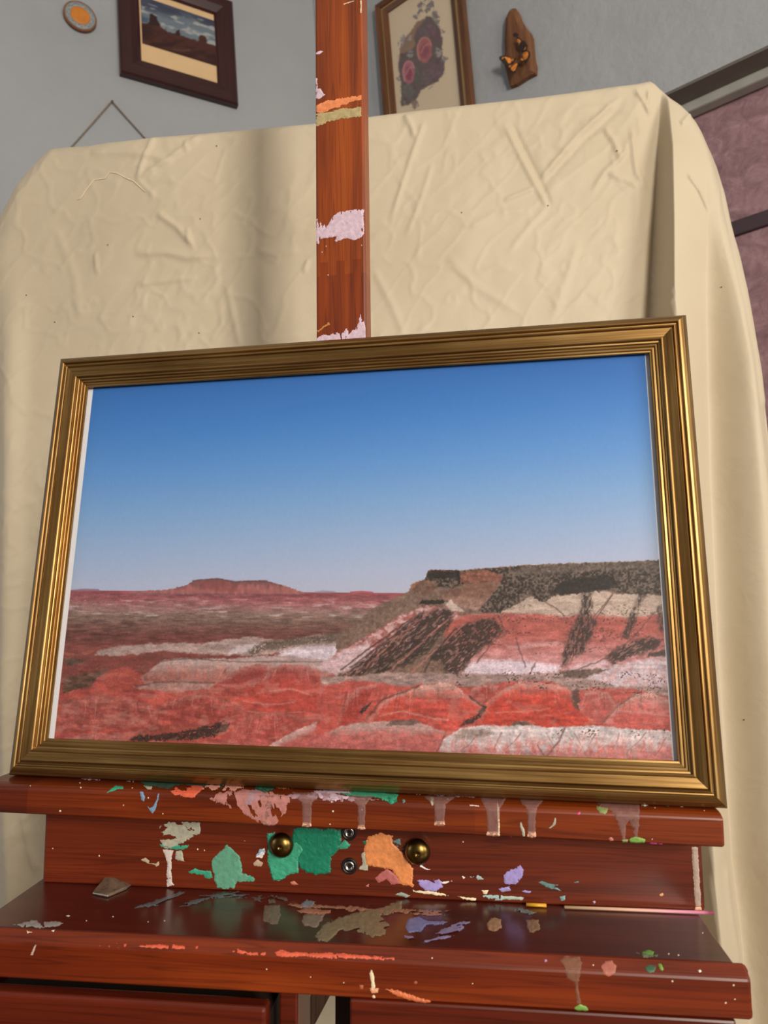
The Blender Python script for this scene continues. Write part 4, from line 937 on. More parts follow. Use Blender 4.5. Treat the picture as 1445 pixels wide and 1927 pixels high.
for (a, b, r) in ((540, 550, 5), (288, 510, 4), (1112, 520, 4), (1075, 515, 5), (1330, 470, 3)): smear('carrier', CREAM, A4([(a + r * math.cos(t), b + r * 1.2 * math.sin(t)) for t in np.linspace(0, 6.28, 9)[:-1]]), .3, step=.6)
# -- shelf top
smear('shelf', (96, 82, 78), A5([(40, 780), (100, 755), (230, 775), (235, 800), (140, 812), (60, 800)]), 3, holes=.4, rough=.3)
smear('shelf', (120, 124, 134), A5([(300, 820), (340, 785), (385, 800), (370, 832), (320, 838)]), 1.8, rough=.35)
smear('shelf', (124, 108, 84), A5([(385, 990), (420, 930), (500, 890), (600, 860), (720, 830), (860, 790), (860, 850), (740, 880), (790, 930), (760, 985), (680, 996), (600, 960), (520, 960), (460, 1015), (400, 1018)]), 4, holes=.24, streak=(-.3, 60, 7), rough=.35, label='olive grey paint smear')
smear('shelf', (116, 116, 160), A5([(875, 940), (890, 890), (950, 880), (1000, 905), (1110, 905), (1080, 925), (990, 930), (960, 965), (890, 975)]), 2, rough=.4, label='violet blue paint smear'); smear('shelf', (136, 122, 156), A5([(870, 985), (960, 1000), (1050, 960), (1180, 890), (1240, 900), (1180, 960), (1080, 1010), (960, 1035), (890, 1015)]), 5, holes=.52, streak=(-.2, 34, 4), rough=.4)
smear('shelf', (150, 104, 84), A5([(215, 815), (280, 808), (620, 830), (900, 840), (1140, 850), (1130, 880), (880, 868), (560, 850), (230, 830)]), 4, holes=.42, streak=(.05, 60, 6), rough=.35)
smear('shelf', (92, 96, 98), A4([(690, 830), (800, 810), (900, 770), (980, 745), (1010, 752), (930, 800), (840, 828), (740, 838)]), 2, holes=.36, streak=(-.4, 50, 5), rough=.3); smear('shelf', (88, 90, 94), A4([(960, 828), (1080, 770), (1240, 745), (1420, 750), (1440, 780), (1300, 780), (1130, 790), (1020, 825)]), 4, holes=.46, streak=(-.1, 60, 5), rough=.3)
smear('shelf', (150, 142, 136), A4([(58, 925), (120, 915), (180, 900), (230, 915), (300, 905), (345, 910), (320, 935), (200, 945), (100, 938)]), 2.5, holes=.3, rough=.4); smear('shelf', WHT, A4([(357, 878), (372, 872), (384, 878), (370, 884)]), .5)
smear('shelf', (104, 150, 70), A6([(760, 1075), (790, 1058), (825, 1070), (820, 1092), (790, 1098)]), 1.4); smear('shelf', (110, 118, 96), A6([(722, 1080), (770, 1078), (850, 1090), (840, 1102), (770, 1104)]), 2, holes=.3); smear('shelf', (160, 154, 190), A6([(18, 1076), (50, 1070), (82, 1078), (60, 1086)]), .8)
smear('shelf', (112, 120, 116), A6([(0, 825), (90, 830), (210, 860), (150, 875), (40, 850)]), 3, holes=.44, rough=.35)
smear('shelf', (112, 96, 82), A5([(95, 905), (110, 820), (190, 818), (198, 880), (185, 925), (140, 925)]), 2, rough=.35, holes=.12)
smear('shelf', (160, 104, 84), A5([(282, 848), (330, 835), (470, 845), (470, 865), (400, 872), (300, 862)]), 2, rough=.35); smear('shelf', (124, 106, 94), A5([(325, 868), (440, 866), (420, 910), (390, 945), (320, 930), (310, 900)]), 2, rough=.35)
smear('shelf', (158, 120, 92), A5([(1312, 920), (1340, 888), (1395, 890), (1400, 945), (1360, 965), (1320, 950)]), 2, rough=.4); smear('shelf', (136, 106, 84), A6([(130, 900), (195, 895), (208, 950), (165, 975), (132, 950)]), 2, rough=.4)
# -- front rail
smear('nose', CORAL, A5([(165, 1075), (190, 1062), (260, 1072), (330, 1078), (440, 1076), (560, 1084), (640, 1092), (820, 1104), (815, 1118), (700, 1114), (560, 1110), (420, 1108), (300, 1098), (200, 1102), (170, 1095)]), 2, holes=.22, label='coral paint streak along the edge')
smear('nose', CORAL, A4([(520, 1035), (690, 1022), (680, 1048), (600, 1050), (540, 1045)]), 2, holes=.46); smear('nose', CORAL, A4([(740, 1042), (860, 1030), (1005, 1040), (1002, 1060), (900, 1056), (760, 1050)]), 2, holes=.26); smear('nose', CORAL, A4([(1060, 1045), (1080, 1038), (1076, 1055), (1064, 1060)]), 1); smear('nose', CORAL, A4([(1258, 1070), (1290, 1055), (1350, 1078), (1445, 1075), (1445, 1098), (1370, 1092), (1280, 1080)]), 2, holes=.3)
smear('nose', (196, 172, 160), A4([(165, 1090), (185, 1040), (200, 1028), (190, 1060), (178, 1095)]), .8); smear('nose', CREAM, A4([(140, 955), (165, 965), (195, 968), (150, 972)]), 1.2); smear('nose', WHT, A4([(275, 955), (300, 952), (290, 966)]), .8)
smear('nose', (168, 100, 84), A6([(535, 1150), (560, 1122), (600, 1120), (622, 1150), (615, 1185), (580, 1208), (550, 1195)]), 1.2); smear('nose', (60, 96, 72), A6([(778, 1155), (800, 1145), (838, 1150), (830, 1180), (805, 1190), (785, 1178)]), 1.4); smear('nose', LEAF, A6([(848, 1135), (865, 1135), (880, 1170), (870, 1178), (855, 1165)]), 1)
smear('nose', (150, 108, 86), A6([(315, 1120), (335, 1098), (420, 1098), (432, 1130), (425, 1200), (412, 1260), (436, 1355), (405, 1358), (395, 1250), (350, 1215)]), 1.8, holes=.24, label='translucent paint drip'); smear('nose', LEAF, A6([(390, 1375), (420, 1356), (460, 1368), (474, 1392), (440, 1404), (395, 1396)]), .8)
smear('nose', CREAM, A5([(680, 1190), (690, 1165), (705, 1190), (712, 1270), (690, 1275)]), 1.2, holes=.2); smear('nose', (222, 160, 120), A5([(680, 1270), (730, 1270), (725, 1295), (690, 1298)]), 1.2); smear('nose', CREAM, A5([(692, 1312), (706, 1304), (716, 1322), (702, 1332)]), .6)
smear('nose', (196, 104, 62), A5([(760, 1275), (800, 1270), (920, 1310), (1040, 1345), (1030, 1356), (920, 1345), (820, 1310)]), 2, lift=.0008); smear('nose', (176, 100, 66), A5([(625, 1250), (650, 1255), (645, 1275), (630, 1275)]), 1); smear('nose', (186, 120, 76), A5([(1115, 1350), (1165, 1348), (1160, 1358), (1120, 1360)]), .8); smear('nose', (150, 82, 58), A5([(918, 1240), (930, 1228), (945, 1240), (930, 1252)]), .8)
smear('nose', WHT, A6([(1064, 1175), (1075, 1168), (1086, 1178), (1074, 1188)]), .4, step=.6); smear('nose', (176, 140, 186), A6([(228, 1115), (240, 1110), (246, 1126), (232, 1130)]), .6)
for (cr, lst, sf) in ((A4, ((403, 1297), (562, 1290)), 'drawer'), (A4, ((435, 155), (165, 170), (328, 306), (720, 182), (807, 235), (886, 322), (672, 275), (440, 180)), 'ledge'), (A5, ((482, 308), (465, 378), (1105, 243), (640, 300)), 'ledge'), (A5, ((1020, 1107), (120, 1167), (360, 1210), (540, 1240), (1240, 1245)), 'nose'), (A6, ((1258, 1255), (1265, 1330), (1355, 1290), (1215, 1350), (925, 1232), (495, 1145)), 'nose'), (A6, ((815, 460), (1098, 305), (830, 290)), 'ledge'), (A4, ((615, 882), (805, 910), (895, 905), (470, 905)), 'shelf'), (A6, ((1090, 970), (958, 1092), (905, 1085)), 'shelf')):
    for (a, b) in lst:
        r = random.uniform(4, 6.5); smear(sf, (226, 206, 186), cr([(a + r * math.cos(t), b + r * math.sin(t)) for t in np.linspace(0, 6.28, 9)[:-1]]), .3, step=.55)
# -- mast
smear('mast', LIL, B5([(193, 505), (210, 400), (232, 500), (245, 425), (258, 500), (290, 440), (296, 505), (330, 460), (345, 430), (380, 370), (420, 345), (500, 322), (560, 312), (640, 305), (712, 300), (714, 560), (690, 600), (620, 640), (570, 632), (530, 615), (470, 635), (410, 655), (390, 635), (420, 600), (350, 610), (240, 625), (230, 670), (205, 688), (194, 640)]), 2.2, 6, holes=.20, streak=(1.5, 16, 5), label='chalky lilac paint patch')
smear('mast', LIL, B5([(195, 1720), (200, 1680), (260, 1650), (300, 1640), (345, 1650), (370, 1620), (400, 1640), (440, 1580), (450, 1640), (500, 1600), (545, 1540), (540, 1640), (590, 1590), (620, 1590), (650, 1500), (668, 1420), (690, 1500), (712, 1500), (730, 1560), (738, 1720)]), 1.6, 5, holes=.26, streak=(1.45, 30, 4), label='lilac brushed paint')
smear('mast', (214, 130, 82), A2([(98, 572), (160, 548), (260, 530), (348, 518), (348, 545), (280, 560), (200, 590), (140, 612), (98, 615)]), 2, holes=.14, streak=(-.2, 40, 5), label='salmon orange brush stroke')
smear('mast', (166, 148, 106), A2([(98, 620), (150, 610), (250, 590), (348, 582), (348, 635), (260, 645), (180, 660), (140, 675), (98, 690)]), 2, holes=.24, streak=(-.12, 40, 4), label='khaki brush stroke')
smear('mast', LIL, A2([(98, 478), (125, 480), (152, 515), (120, 540), (98, 538)]), 1.4); smear('mast', LIL, A2([(98, 285), (120, 274), (146, 282), (120, 296), (98, 298)]), 1.2); smear('mast', LIL, A2([(98, 400), (112, 410), (108, 480), (98, 480)]), 1.6, holes=.4); smear('mast', LIL, A2([(97, 820), (103, 830), (102, 1080), (97, 1090)]), 1, holes=.46)
smear('mast', (206, 186, 150), A2([(245, 20), (300, 4), (316, 8), (270, 22), (250, 28)]), 1); smear('mast', (206, 186, 150), A2([(338, 0), (352, 0), (352, 72), (340, 74)]), 1.2, holes=.2); smear('mast', (176, 120, 60), B5([(200, 1600), (250, 1570), (330, 1510), (350, 1540), (290, 1570), (215, 1625)]), 2, holes=.44)
for (a, b) in ((305, 700), (262, 762), (683, 690), (325, 1008)): smear('mast', LIL, B5([(a + 9 * math.cos(t), b + 9 * math.sin(t)) for t in np.linspace(0, 6.28, 9)[:-1]]), .3, step=.55)

# ------------------------------------------------------------------ stone, sticks on the shelf
def shelf_pt(p, z=-.0693):
    d = rays(np.array(p, float)) @ ER; o = (CAM - EO) @ ER; return o + d * ((z - o[2]) / d[2])
SI = np.linalg.inv(SM)
def sloc(P): return (SI @ np.append(P, 1))[:3]
s1, s2, s3 = (sloc(shelf_pt(p)) for p in ((173, 1684), (202, 1690), (238, 1675)))
zsh = -.0693; yb = .0632
def at_y(p, y):                               # pixel ray at a local depth of the shelf's axes
    A = EM @ SM; Ai = np.linalg.inv(A); o = (Ai @ np.append(CAM, 1))[:3]; d = Ai[:3, :3] @ rays(np.array(p, float)); return o + d * ((y - o[1]) / d[1])
hull = [tuple(s1 + (0, 0, .0002)), tuple(s2 + (0, 0, .0002)), tuple(s3 + (0, 0, .0002)), tuple(s1 + (.0002, 0, .0016)), tuple(s2 + (0, 0, .0018)), tuple(s3 + (0, 0, .0024)),
        tuple(at_y((180, 1671), s1[1] + .008)), tuple(at_y((200, 1647), s1[1] + .018)), tuple(at_y((207, 1643.5), s1[1] + .020)), tuple(at_y((226, 1649), s1[1] + .021)), tuple(at_y((238, 1660), s1[1] + .021)),
        (s1[0] + .004, s1[1] + .014, zsh + .0002), (s3[0], s3[1] + .010, zsh + .0002)]
org = np.mean([s1, s2, s3], 0); org[2] = zsh
bm = bmesh.new()
for v in hull: bm.verts.new([v[i] - org[i] for i in range(3)])
res = bmesh.ops.convex_hull(bm, input=bm.verts)
bmesh.ops.delete(bm, geom=[g for g in res['geom_interior'] if isinstance(g, bmesh.types.BMVert)], context='VERTS')
bmesh.ops.dissolve_limit(bm, angle_limit=math.radians(8), verts=bm.verts, edges=bm.edges)
bmesh.ops.recalc_face_normals(bm, faces=bm.faces)
me = bpy.data.meshes.new('polished_stone'); bm.to_mesh(me); bm.free()
stone = bpy.data.objects.new('polished_stone', me); COL.objects.link(stone); stone.matrix_world = bm4(EM @ SM @ M4(t=org)); bevel(stone, .0006, 2, 20)
me.materials.append(simple('grey_brown_stone', (96, 82, 68), .18, nscale=180, var=.22, coat=.5))
tag(stone, 'small polished grey-brown triangular stone on the easel shelf', 'stone')
def rod(name, p0, p1, r, mat, label, cat, y=.0605):
    A = EM @ SM; z = zsh + r + .0003
    a = sloc(shelf_pt(p0, z)); b = sloc(shelf_pt(p1, z)); c = (a + b) / 2
    ob = tube(name, [tuple(a - c), tuple((b - a) * .0), tuple(b - c)], r, mat, None, A @ M4(t=c), 10); tag(ob, label, cat); return ob
def stick_mat():
    m, nt, b, N, L = mat_new('pink_tinted_stick'); tc = N.new('ShaderNodeTexCoord'); sp = N.new('ShaderNodeSeparateXYZ'); L.new(tc.outputs['Generated'], sp.inputs[0])
    r = ramp(N, [(0, (214, 178, 136)), (.45, (222, 176, 150)), (.72, (206, 140, 152)), (.93, (190, 112, 142)), (.97, (136, 60, 84)), (1, (136, 60, 84))]); L.new(sp.outputs[0], r.inputs[0]); L.new(r.outputs[0], b.inputs['Base Color']); b.inputs['Roughness'].default_value = .5; return m
rod('wooden_stick', (1062, 1707), (1343, 1718), .0010, stick_mat(), 'thin stick, cream turning pink, lying at the back of the easel shelf', 'stick')
rod('pencil_stub', (990, 1702), (1028, 1704), .0011, simple('yellow_lacquer', (206, 150, 34), .35), 'short yellow pencil stub at the back of the easel shelf', 'pencil')

# ------------------------------------------------------------------ the gold framed landscape
FRx = np.array([[1, 0, 0], [0, math.cos(-TH_F), -math.sin(-TH_F)], [0, math.sin(-TH_F), math.cos(-TH_F)]])
FM = EM @ M4(FRx)
pic = empty('framed_landscape', FM)
tag(pic, 'gold framed photograph of red desert hills and a mesa under blue sky, standing on the easel', 'framed picture')
FWD, FHT, MW = .476, .318, .0255
gp = [(0, -.008), (0, .001), (.001, .0028), (.003, .0048), (.005, .0061), (.0064, .0066), (.0070, .0060), (.0074, .0048), (.0081, .0047), (.0086, .0058), (.0094, .0060), (.0099, .0053), (.0102, .0045), (.0107, .0058), (.0112, .0062), (.0160, .0049), (.0167, .0047), (.0172, .0053), (.0180, .0055), (.0186, .0050), (.0188, .0032), (.0198, .0030), (.0202, .0027), (.0203, .0018), (.0216, .0018), (.0220, .0013), (.0221, .0006), (.0236, .0007), (.0240, .0003), (.0241, -.0003), (.0252, -.0004), (.0255, -.0010), (.0255, -.0018), (.0212, -.0020), (.0212, -.008)]
mitred_frame(pic, FWD, FHT, gp, GOLD, 'gold_moulding')
gl_ = mesh_obj('glass', [(-FWD / 2 + .0215, .0026, .0215), (FWD / 2 - .0215, .0026, .0215), (FWD / 2 - .0215, .0026, FHT - .0215), (-FWD / 2 + .0215, .0026, FHT - .0215)], [(0, 1, 2, 3)], GLASS, pic)
box('backing_board', (-FWD / 2 + .0215, .0052, .0215), (FWD / 2 - .0215, .0076, FHT - .0215), simple('grey_card', (150, 140, 126), .9, var=.05), pic)
def paint_desert(c, U):
    x, y = c.x, c.y
    K7 = zc(80, 1000, 2.331); K8 = zc(660, 1000, 2.189)
    def rills(pts, K, n, sd):                 # thin gullies running down a hill's flank
        rnd = random.Random(sd * 7 + 1); P = np.array(pts, float); yl, yh = P[:, 1].min(), P[:, 1].max(); xl, xh = P[:, 0].min(), P[:, 0].max(); xm = (xl + xh) / 2
        for q in range(n):
            xa = rnd.uniform(xl + .12 * (xh - xl), xh - .12 * (xh - xl)); t = (xa - xm) / (xh - xl); ya = yl + (yh - yl) * (.12 + 1.1 * t * t); ln = (yh - yl) * rnd.uniform(.35, .7)
            c.line(K([(xa, ya), (xa + t * 30 + rnd.uniform(-8, 8), ya + ln * .5), (xa + t * 80 + rnd.uniform(-10, 10), ya + ln)]), [(150, 74, 62), (226, 150, 130), (168, 84, 70)][q % 3], 1.2, .5, 1.6, seed=sd * 31 + q, taper=True)
    # sky
    ys = np.array([640, 700, 780, 860, 940, 1010, 1070, 1120]); C = np.array([(44, 98, 168), (56, 112, 184), (74, 130, 200), (98, 148, 210), (126, 164, 212), (150, 174, 212), (168, 180, 210), (178, 182, 206)], float)
    yy = y + (x - 700) * .055
    for i in range(3): c.c[..., i] = np.interp(yy, ys, C[:, i])
    c.c *= (1 + (fbm(x / 3, y / 3, 2, 4) - .5)[..., None] * .03)
    # plain: rows of colour receding to the horizon
    hz = 1111 + (x - 130) * .008
    ro = [0, 6, 14, 24, 34, 46, 58, 72, 86, 100, 118, 140, 170, 210, 330]
    RC = np.array([(150, 88, 100), (176, 88, 92), (184, 96, 96), (188, 112, 108), (176, 122, 112), (162, 122, 104), (152, 108, 92), (150, 92, 80), (146, 80, 70), (158, 82, 70), (170, 88, 74), (178, 84, 72), (184, 84, 72), (188, 86, 74), (190, 92, 80)], float)
    v = y - hz; nw = (fbm(x / 60, y / 7, 4, 12) - .5) * 16
    L = np.zeros(x.shape + (3,))
    for i in range(3): L[..., i] = np.interp(v + nw * sm(2, 30, v), ro, RC[:, i])
    L *= (1 + (fbm(x / 18, y / 3.2, 4, 5) - .5)[..., None] * .35)
    st = sm(.58, .72, fbm(x / 26, y / 3.5, 4, 15)) * sm(6, 20, v) * (1 - sm(44, 60, v))
    L = L * (1 - .6 * st[..., None]) + np.array((206, 178, 172)) * .6 * st[..., None]
    dk = sm(.60, .74, fbm(x / 30, y / 4, 4, 25)) * sm(40, 60, v) * (1 - sm(90, 110, v))
    L = L * (1 - .5 * dk[..., None]) + np.array((104, 66, 58)) * .5 * dk[..., None]
    a = sm(-.8, .8, v)[..., None]; c.c = c.c * (1 - a) + L * a
    # far butte
    c.poly(K7([(380, 268), (450, 262), (560, 254), (625, 238), (650, 226), (666, 215), (700, 212), (762, 206), (800, 211), (845, 220), (920, 216), (985, 216), (1020, 228), (1080, 246), (1150, 268), (1150, 276), (380, 276)]), (126, 88, 92), 1, .8, 8, .14, 6, col2=(160, 106, 106), grad=(1093, 1112, 8), stretch=(1, 2))
    c.poly(K7([(700, 222), (780, 216), (830, 232), (860, 262), (760, 262), (690, 244)]), (140, 84, 84), 3, 2, 8, .1, 5, op=.6); c.line(K7([(660, 217), (762, 208), (845, 221), (985, 217)]), (108, 80, 84), 1.6, .7, .5)
    c.poly(K7([(1195, 264), (1230, 259), (1280, 262), (1290, 268), (1195, 269)]), (150, 148, 172), 1); c.poly(K7([(1350, 264), (1400, 261), (1450, 265), (1450, 270), (1350, 270)]), (168, 96, 104), 1); c.poly(K7([(115, 258), (180, 251), (245, 253), (255, 262), (115, 264)]), (142, 110, 128), 1, op=.8)
    # middle ground left
    c.poly(K7([(90, 560), (200, 540), (240, 520), (300, 508), (500, 492), (700, 492), (820, 470), (930, 462), (1060, 478), (1220, 450), (1445, 440), (1445, 600), (1150, 640), (90, 640)]), (168, 82, 70), 1.5, 2.5, 12, .12, 9, stretch=(2, 1), col2=(150, 80, 68), seed=2)
    c.poly(K7([(230, 545), (250, 520), (340, 502), (500, 490), (700, 492), (820, 470), (930, 462), (1060, 478), (1220, 452), (1445, 440), (1445, 500), (1200, 520), (900, 545), (700, 538), (520, 525), (400, 540), (300, 545)]), (190, 158, 146), 2.5, 3, 10, .14, 5, op=.9, seed=3, stretch=(2, 1))
    c.poly(K7([(880, 512), (1000, 480), (1100, 470), (1220, 452), (1445, 440), (1445, 478), (1300, 486), (1150, 496), (1000, 520), (920, 545)]), (122, 96, 80), 3, 4, 8, .3, 4, op=.85, seed=4, holes=.34)
    c.poly(K7([(800, 545), (850, 505), (900, 495), (950, 490), (900, 530)]), (214, 190, 188), 3, 3, 8, .1, 6, op=.8); c.poly(K7([(1020, 545), (1080, 515), (1180, 505), (1300, 500), (1330, 510), (1290, 570), (1200, 568), (1100, 560)]), (220, 192, 196), 4, 3, 8, .08, 6, seed=6)
    c.poly(K7([(85, 640), (200, 620), (280, 605), (240, 660), (200, 690), (90, 716)]), (122, 84, 64), 4, 4, 9, .25, 5, stretch=(2, 1)); c.poly(K7([(90, 560), (160, 555), (190, 570), (120, 590)]), (120, 90, 72), 3, 3, 8, .2, 5)
    c.poly(K7([(220, 675), (240, 642), (300, 607), (350, 594), (405, 606), (450, 640), (485, 685), (300, 700)]), (202, 88, 70), 2, 1.5, 10, .09, 8, col2=(188, 84, 70), seed=7)
    c.poly(K7([(430, 640), (520, 572), (580, 556), (700, 562), (850, 555), (950, 546), (1100, 548), (1250, 566), (1320, 600), (1230, 640), (1100, 660), (900, 670), (760, 680), (600, 680), (460, 680)]), (196, 160, 150), 2, 2.5, 10, .12, 7, col2=(192, 116, 100), grad=(1242, 1276, 16), seed=8, stretch=(1, 2))
    c.line(K7([(520, 572), (590, 560), (700, 562), (850, 572), (1000, 572), (1230, 572)]), (128, 100, 88), 1.5, .6, 1.5)
    for (pts, col, sd) in [([(750, 668), (800, 640), (870, 600), (930, 585), (985, 585), (990, 640), (960, 660), (860, 680)], (198, 84, 72), 9), ([(960, 660), (1000, 600), (1060, 585), (1160, 590), (1220, 612), (1230, 640), (1150, 680), (1010, 690)], (206, 88, 76), 10)]: (c.poly(K7(pts), col, 2, 2.5, 9, .14, 7, seed=sd, col2=tuple(.88 * k for k in col), stretch=(1, 2), rim=((208, 150, 136), 6, .5)), rills(pts, K7, 8, sd))
    # red foreground left
    c.poly(K7([(60, 720), (160, 690), (270, 684), (420, 680), (560, 668), (700, 660), (780, 672), (900, 664), (1000, 690), (1150, 680), (1290, 640), (1445, 640), (1445, 990), (40, 990)]), (190, 84, 72), 2.5, 3, 14, .10, 14, col2=(204, 92, 76), seed=11, stretch=(2.2, 1))
    c.poly(K7([(960, 660), (1100, 640), (1200, 700), (1330, 740), (1400, 800), (1250, 820), (1050, 800), (900, 780), (860, 720)]), (214, 82, 66), 5, 5, 16, .1, 10, op=.8, seed=12, stretch=(2, 1)); c.poly(K7([(400, 680), (520, 662), (640, 655), (760, 668), (740, 690), (600, 700), (450, 695)]), (186, 150, 136), 3, 3, 8, .15, 6, op=.75, seed=13)
    for i, p in enumerate([[(410, 680), (500, 662), (640, 660), (750, 665)], [(880, 745), (1000, 760), (1100, 750)], [(1000, 700), (1090, 690), (1180, 720)], [(900, 790), (1000, 800), (1150, 790)]]): c.line(K7(p), (126, 84, 74) if i == 0 else (222, 140, 122), 1.8, .65, 1.5, seed=i)
    c.poly(K7([(80, 750), (140, 740), (200, 760), (160, 785), (90, 780)]), (150, 104, 88), 5, 4, 9, .2, 6, op=.6); c.poly(K7([(100, 840), (150, 818), (205, 824), (150, 850)]), (190, 138, 120), 4, 3, 8, .1, 6, op=.6); c.poly(K7([(380, 915), (420, 868), (520, 850), (640, 850), (760, 830), (700, 880), (540, 925)]), (156, 78, 64), 6, 6, 12, .15, 7, op=.6)
    c.poly(K7([(372, 912), (430, 895), (520, 892), (560, 884), (640, 872), (740, 852), (800, 830), (818, 846), (800, 876), (740, 902), (650, 914), (540, 916), (440, 922)]), (84, 58, 46), 2, 4, 6, .45, 2.6, seed=14, holes=.36); c.line(K7([(800, 834), (830, 818), (855, 812)]), (92, 62, 52), 1.5, .7, 1.5)
    c.poly(K7([(600, 935), (800, 915), (1000, 930), (960, 965), (620, 965)]), (206, 122, 106), 6, 4, 12, .1, 5, op=.6, stretch=(3, 1))
    c.poly(K7([(900, 990), (960, 962), (1060, 898), (1160, 852), (1225, 826), (1320, 824), (1460, 842), (1460, 990)]), (200, 102, 92), 1.5, 2, 12, .08, 10, seed=15); c.poly(K7([(1130, 868), (1180, 846), (1225, 827), (1320, 825), (1460, 842), (1460, 868), (1330, 866), (1250, 850), (1190, 866)]), (208, 172, 160), 2.5, 3, 8, .14, 5, seed=16)
    for sd, (pts, c1, c2) in enumerate([([(60, 800), (140, 735), (260, 715), (380, 730), (470, 770), (520, 840), (400, 860), (200, 870), (60, 900)], (176, 82, 70), (188, 98, 84)), ([(470, 800), (560, 742), (680, 712), (790, 720), (870, 760), (900, 820), (760, 850), (600, 850)], (180, 78, 66), (196, 92, 78)), ([(820, 905), (870, 830), (960, 790), (1080, 790), (1180, 830), (1130, 880), (1000, 930), (880, 960)], (196, 86, 74), (206, 104, 92)), ([(60, 990), (120, 905), (230, 880), (330, 900), (390, 960), (330, 990)], (184, 92, 80), (200, 112, 98))]):
        c.poly(K7(pts), c1, 4, 5, 14, .14, 9, col2=c2, seed=160 + sd, stretch=(2, 1), op=.85, rim=((206, 140, 122), 7, .4)); rills(pts, K7, 8, 50 + sd)
    c.poly(K7([(372, 912), (430, 895), (520, 892), (560, 884), (640, 872), (740, 852), (800, 830), (818, 846), (800, 876), (740, 902), (650, 914), (540, 916), (440, 922)]), (84, 58, 46), 2, 4, 6, .45, 2.6, seed=14, holes=.36)
    c.poly(K7([(900, 990), (960, 962), (1060, 898), (1160, 852), (1225, 826), (1320, 824), (1460, 842), (1460, 990)]), (200, 102, 92), 1.5, 2, 12, .12, 8, seed=15, rim=((212, 176, 164), 10, .8))
    # ---- the mesa on the right
    c.poly(K8([(-60, 420), (0, 395), (78, 330), (88, 318), (120, 300), (180, 276), (240, 246), (252, 216), (308, 196), (314, 172), (330, 158), (450, 161), (560, 152), (700, 140), (900, 132), (1100, 126), (1300, 118), (1320, 620), (-60, 640)]), (150, 112, 92), .8, 1.4, 4, .18, 5, seed=17)
    c.poly(K8([(0, 470), (60, 432), (200, 350), (300, 305), (380, 310), (460, 320), (440, 360), (260, 470), (120, 560), (0, 600), (-120, 560), (-60, 500)]), (196, 104, 92), 3, 4, 12, .14, 6, seed=18, col2=(206, 150, 142))
    c.poly(K8([(-140, 560), (-40, 500), (60, 460), (100, 480), (20, 560), (-60, 600)]), (216, 178, 178), 4, 4, 9, .1, 6, op=.85, seed=19)
    # banded slope: cream, red, pink, white
    c.poly(K8([(420, 360), (520, 338), (600, 338), (640, 320), (740, 268), (860, 258), (960, 248), (1030, 238), (1100, 258), (1300, 250), (1310, 620), (420, 600)]), (206, 170, 146), 2, 3, 12, .08, 9, seed=20)
    bx, by = c.x, c.y
    m = K8([(380, 380), (470, 345), (600, 336), (760, 340), (880, 352), (1000, 345), (1150, 356), (1300, 340), (1310, 610), (400, 600)])
    c.poly(m, (208, 98, 82), 4, 3, 12, .09, 9, seed=21, col2=(216, 140, 134), grad=(1186, 1248, 16), stretch=(2, 1))
    c.poly(K8([(640, 470), (760, 458), (850, 452), (880, 470), (760, 480), (660, 482)]), (222, 156, 148), 3, 3, 10, .06, 8, op=.7)
    c.poly(K8([(460, 580), (480, 545), (560, 530), (700, 530), (820, 545), (870, 560), (850, 586), (640, 592), (480, 592)]), (226, 196, 200), 5, 3, 10, .06, 8, seed=22); c.poly(K8([(860, 580), (940, 545), (1040, 530), (1080, 545), (980, 575), (900, 590)]), (222, 176, 176), 4, 3, 10, .06, 8, seed=23)
    c.poly(K8([(930, 612), (1000, 572), (1100, 548), (1200, 528), (1310, 512), (1320, 645), (1100, 645), (970, 630)]), (220, 192, 194), 2.5, 2.5, 10, .08, 6, seed=24, col2=(206, 160, 156)); c.poly(K8([(1230, 500), (1310, 486), (1310, 512), (1220, 520)]), (112, 84, 72), 2, 2, 6, .2, 5)
    # cap rock
    c.poly(K8([(308, 196), (314, 172), (330, 158), (450, 161), (560, 152), (700, 140), (900, 132), (1100, 126), (1300, 118), (1300, 262), (1180, 262), (1100, 252), (1030, 236), (970, 250), (880, 262), (830, 268), (790, 292), (740, 266), (680, 300), (610, 336), (560, 336), (524, 328), (560, 286), (600, 240), (620, 205), (540, 212), (470, 216), (430, 236), (380, 230), (340, 222)]), (92, 72, 60), 1, 2.5, 5, .4, 3.4, seed=25, col2=(122, 98, 82))
    c.poly(K8([(830, 250), (860, 210), (960, 190), (1080, 180), (1100, 220), (1040, 245), (960, 252), (880, 262)]), (66, 52, 44), 3, 4, 7, .3, 4, seed=26, op=.85); c.poly(K8([(312, 190), (316, 172), (332, 160), (448, 163), (440, 190), (330, 196)]), (72, 58, 52), 1.2, 2, 5, .3, 4, seed=27); c.poly(K8([(640, 180), (700, 145), (900, 134), (1300, 122), (1300, 150), (1000, 160), (800, 180)]), (140, 114, 98), 3, 3, 7, .3, 3, op=.6, seed=28)
    c.poly(K8([(446, 206), (452, 170), (500, 160), (560, 158), (622, 180), (622, 206), (540, 214), (470, 216)]), (170, 98, 74), 1.6, 2.5, 6, .25, 5, seed=29); c.poly(K8([(360, 272), (400, 246), (470, 222), (540, 214), (612, 212), (590, 250), (560, 285), (524, 326), (460, 312), (400, 286)]), (158, 104, 80), 2, 2.5, 8, .12, 6, seed=30, col2=(190, 136, 116), grad=(1110, 1150, 8))
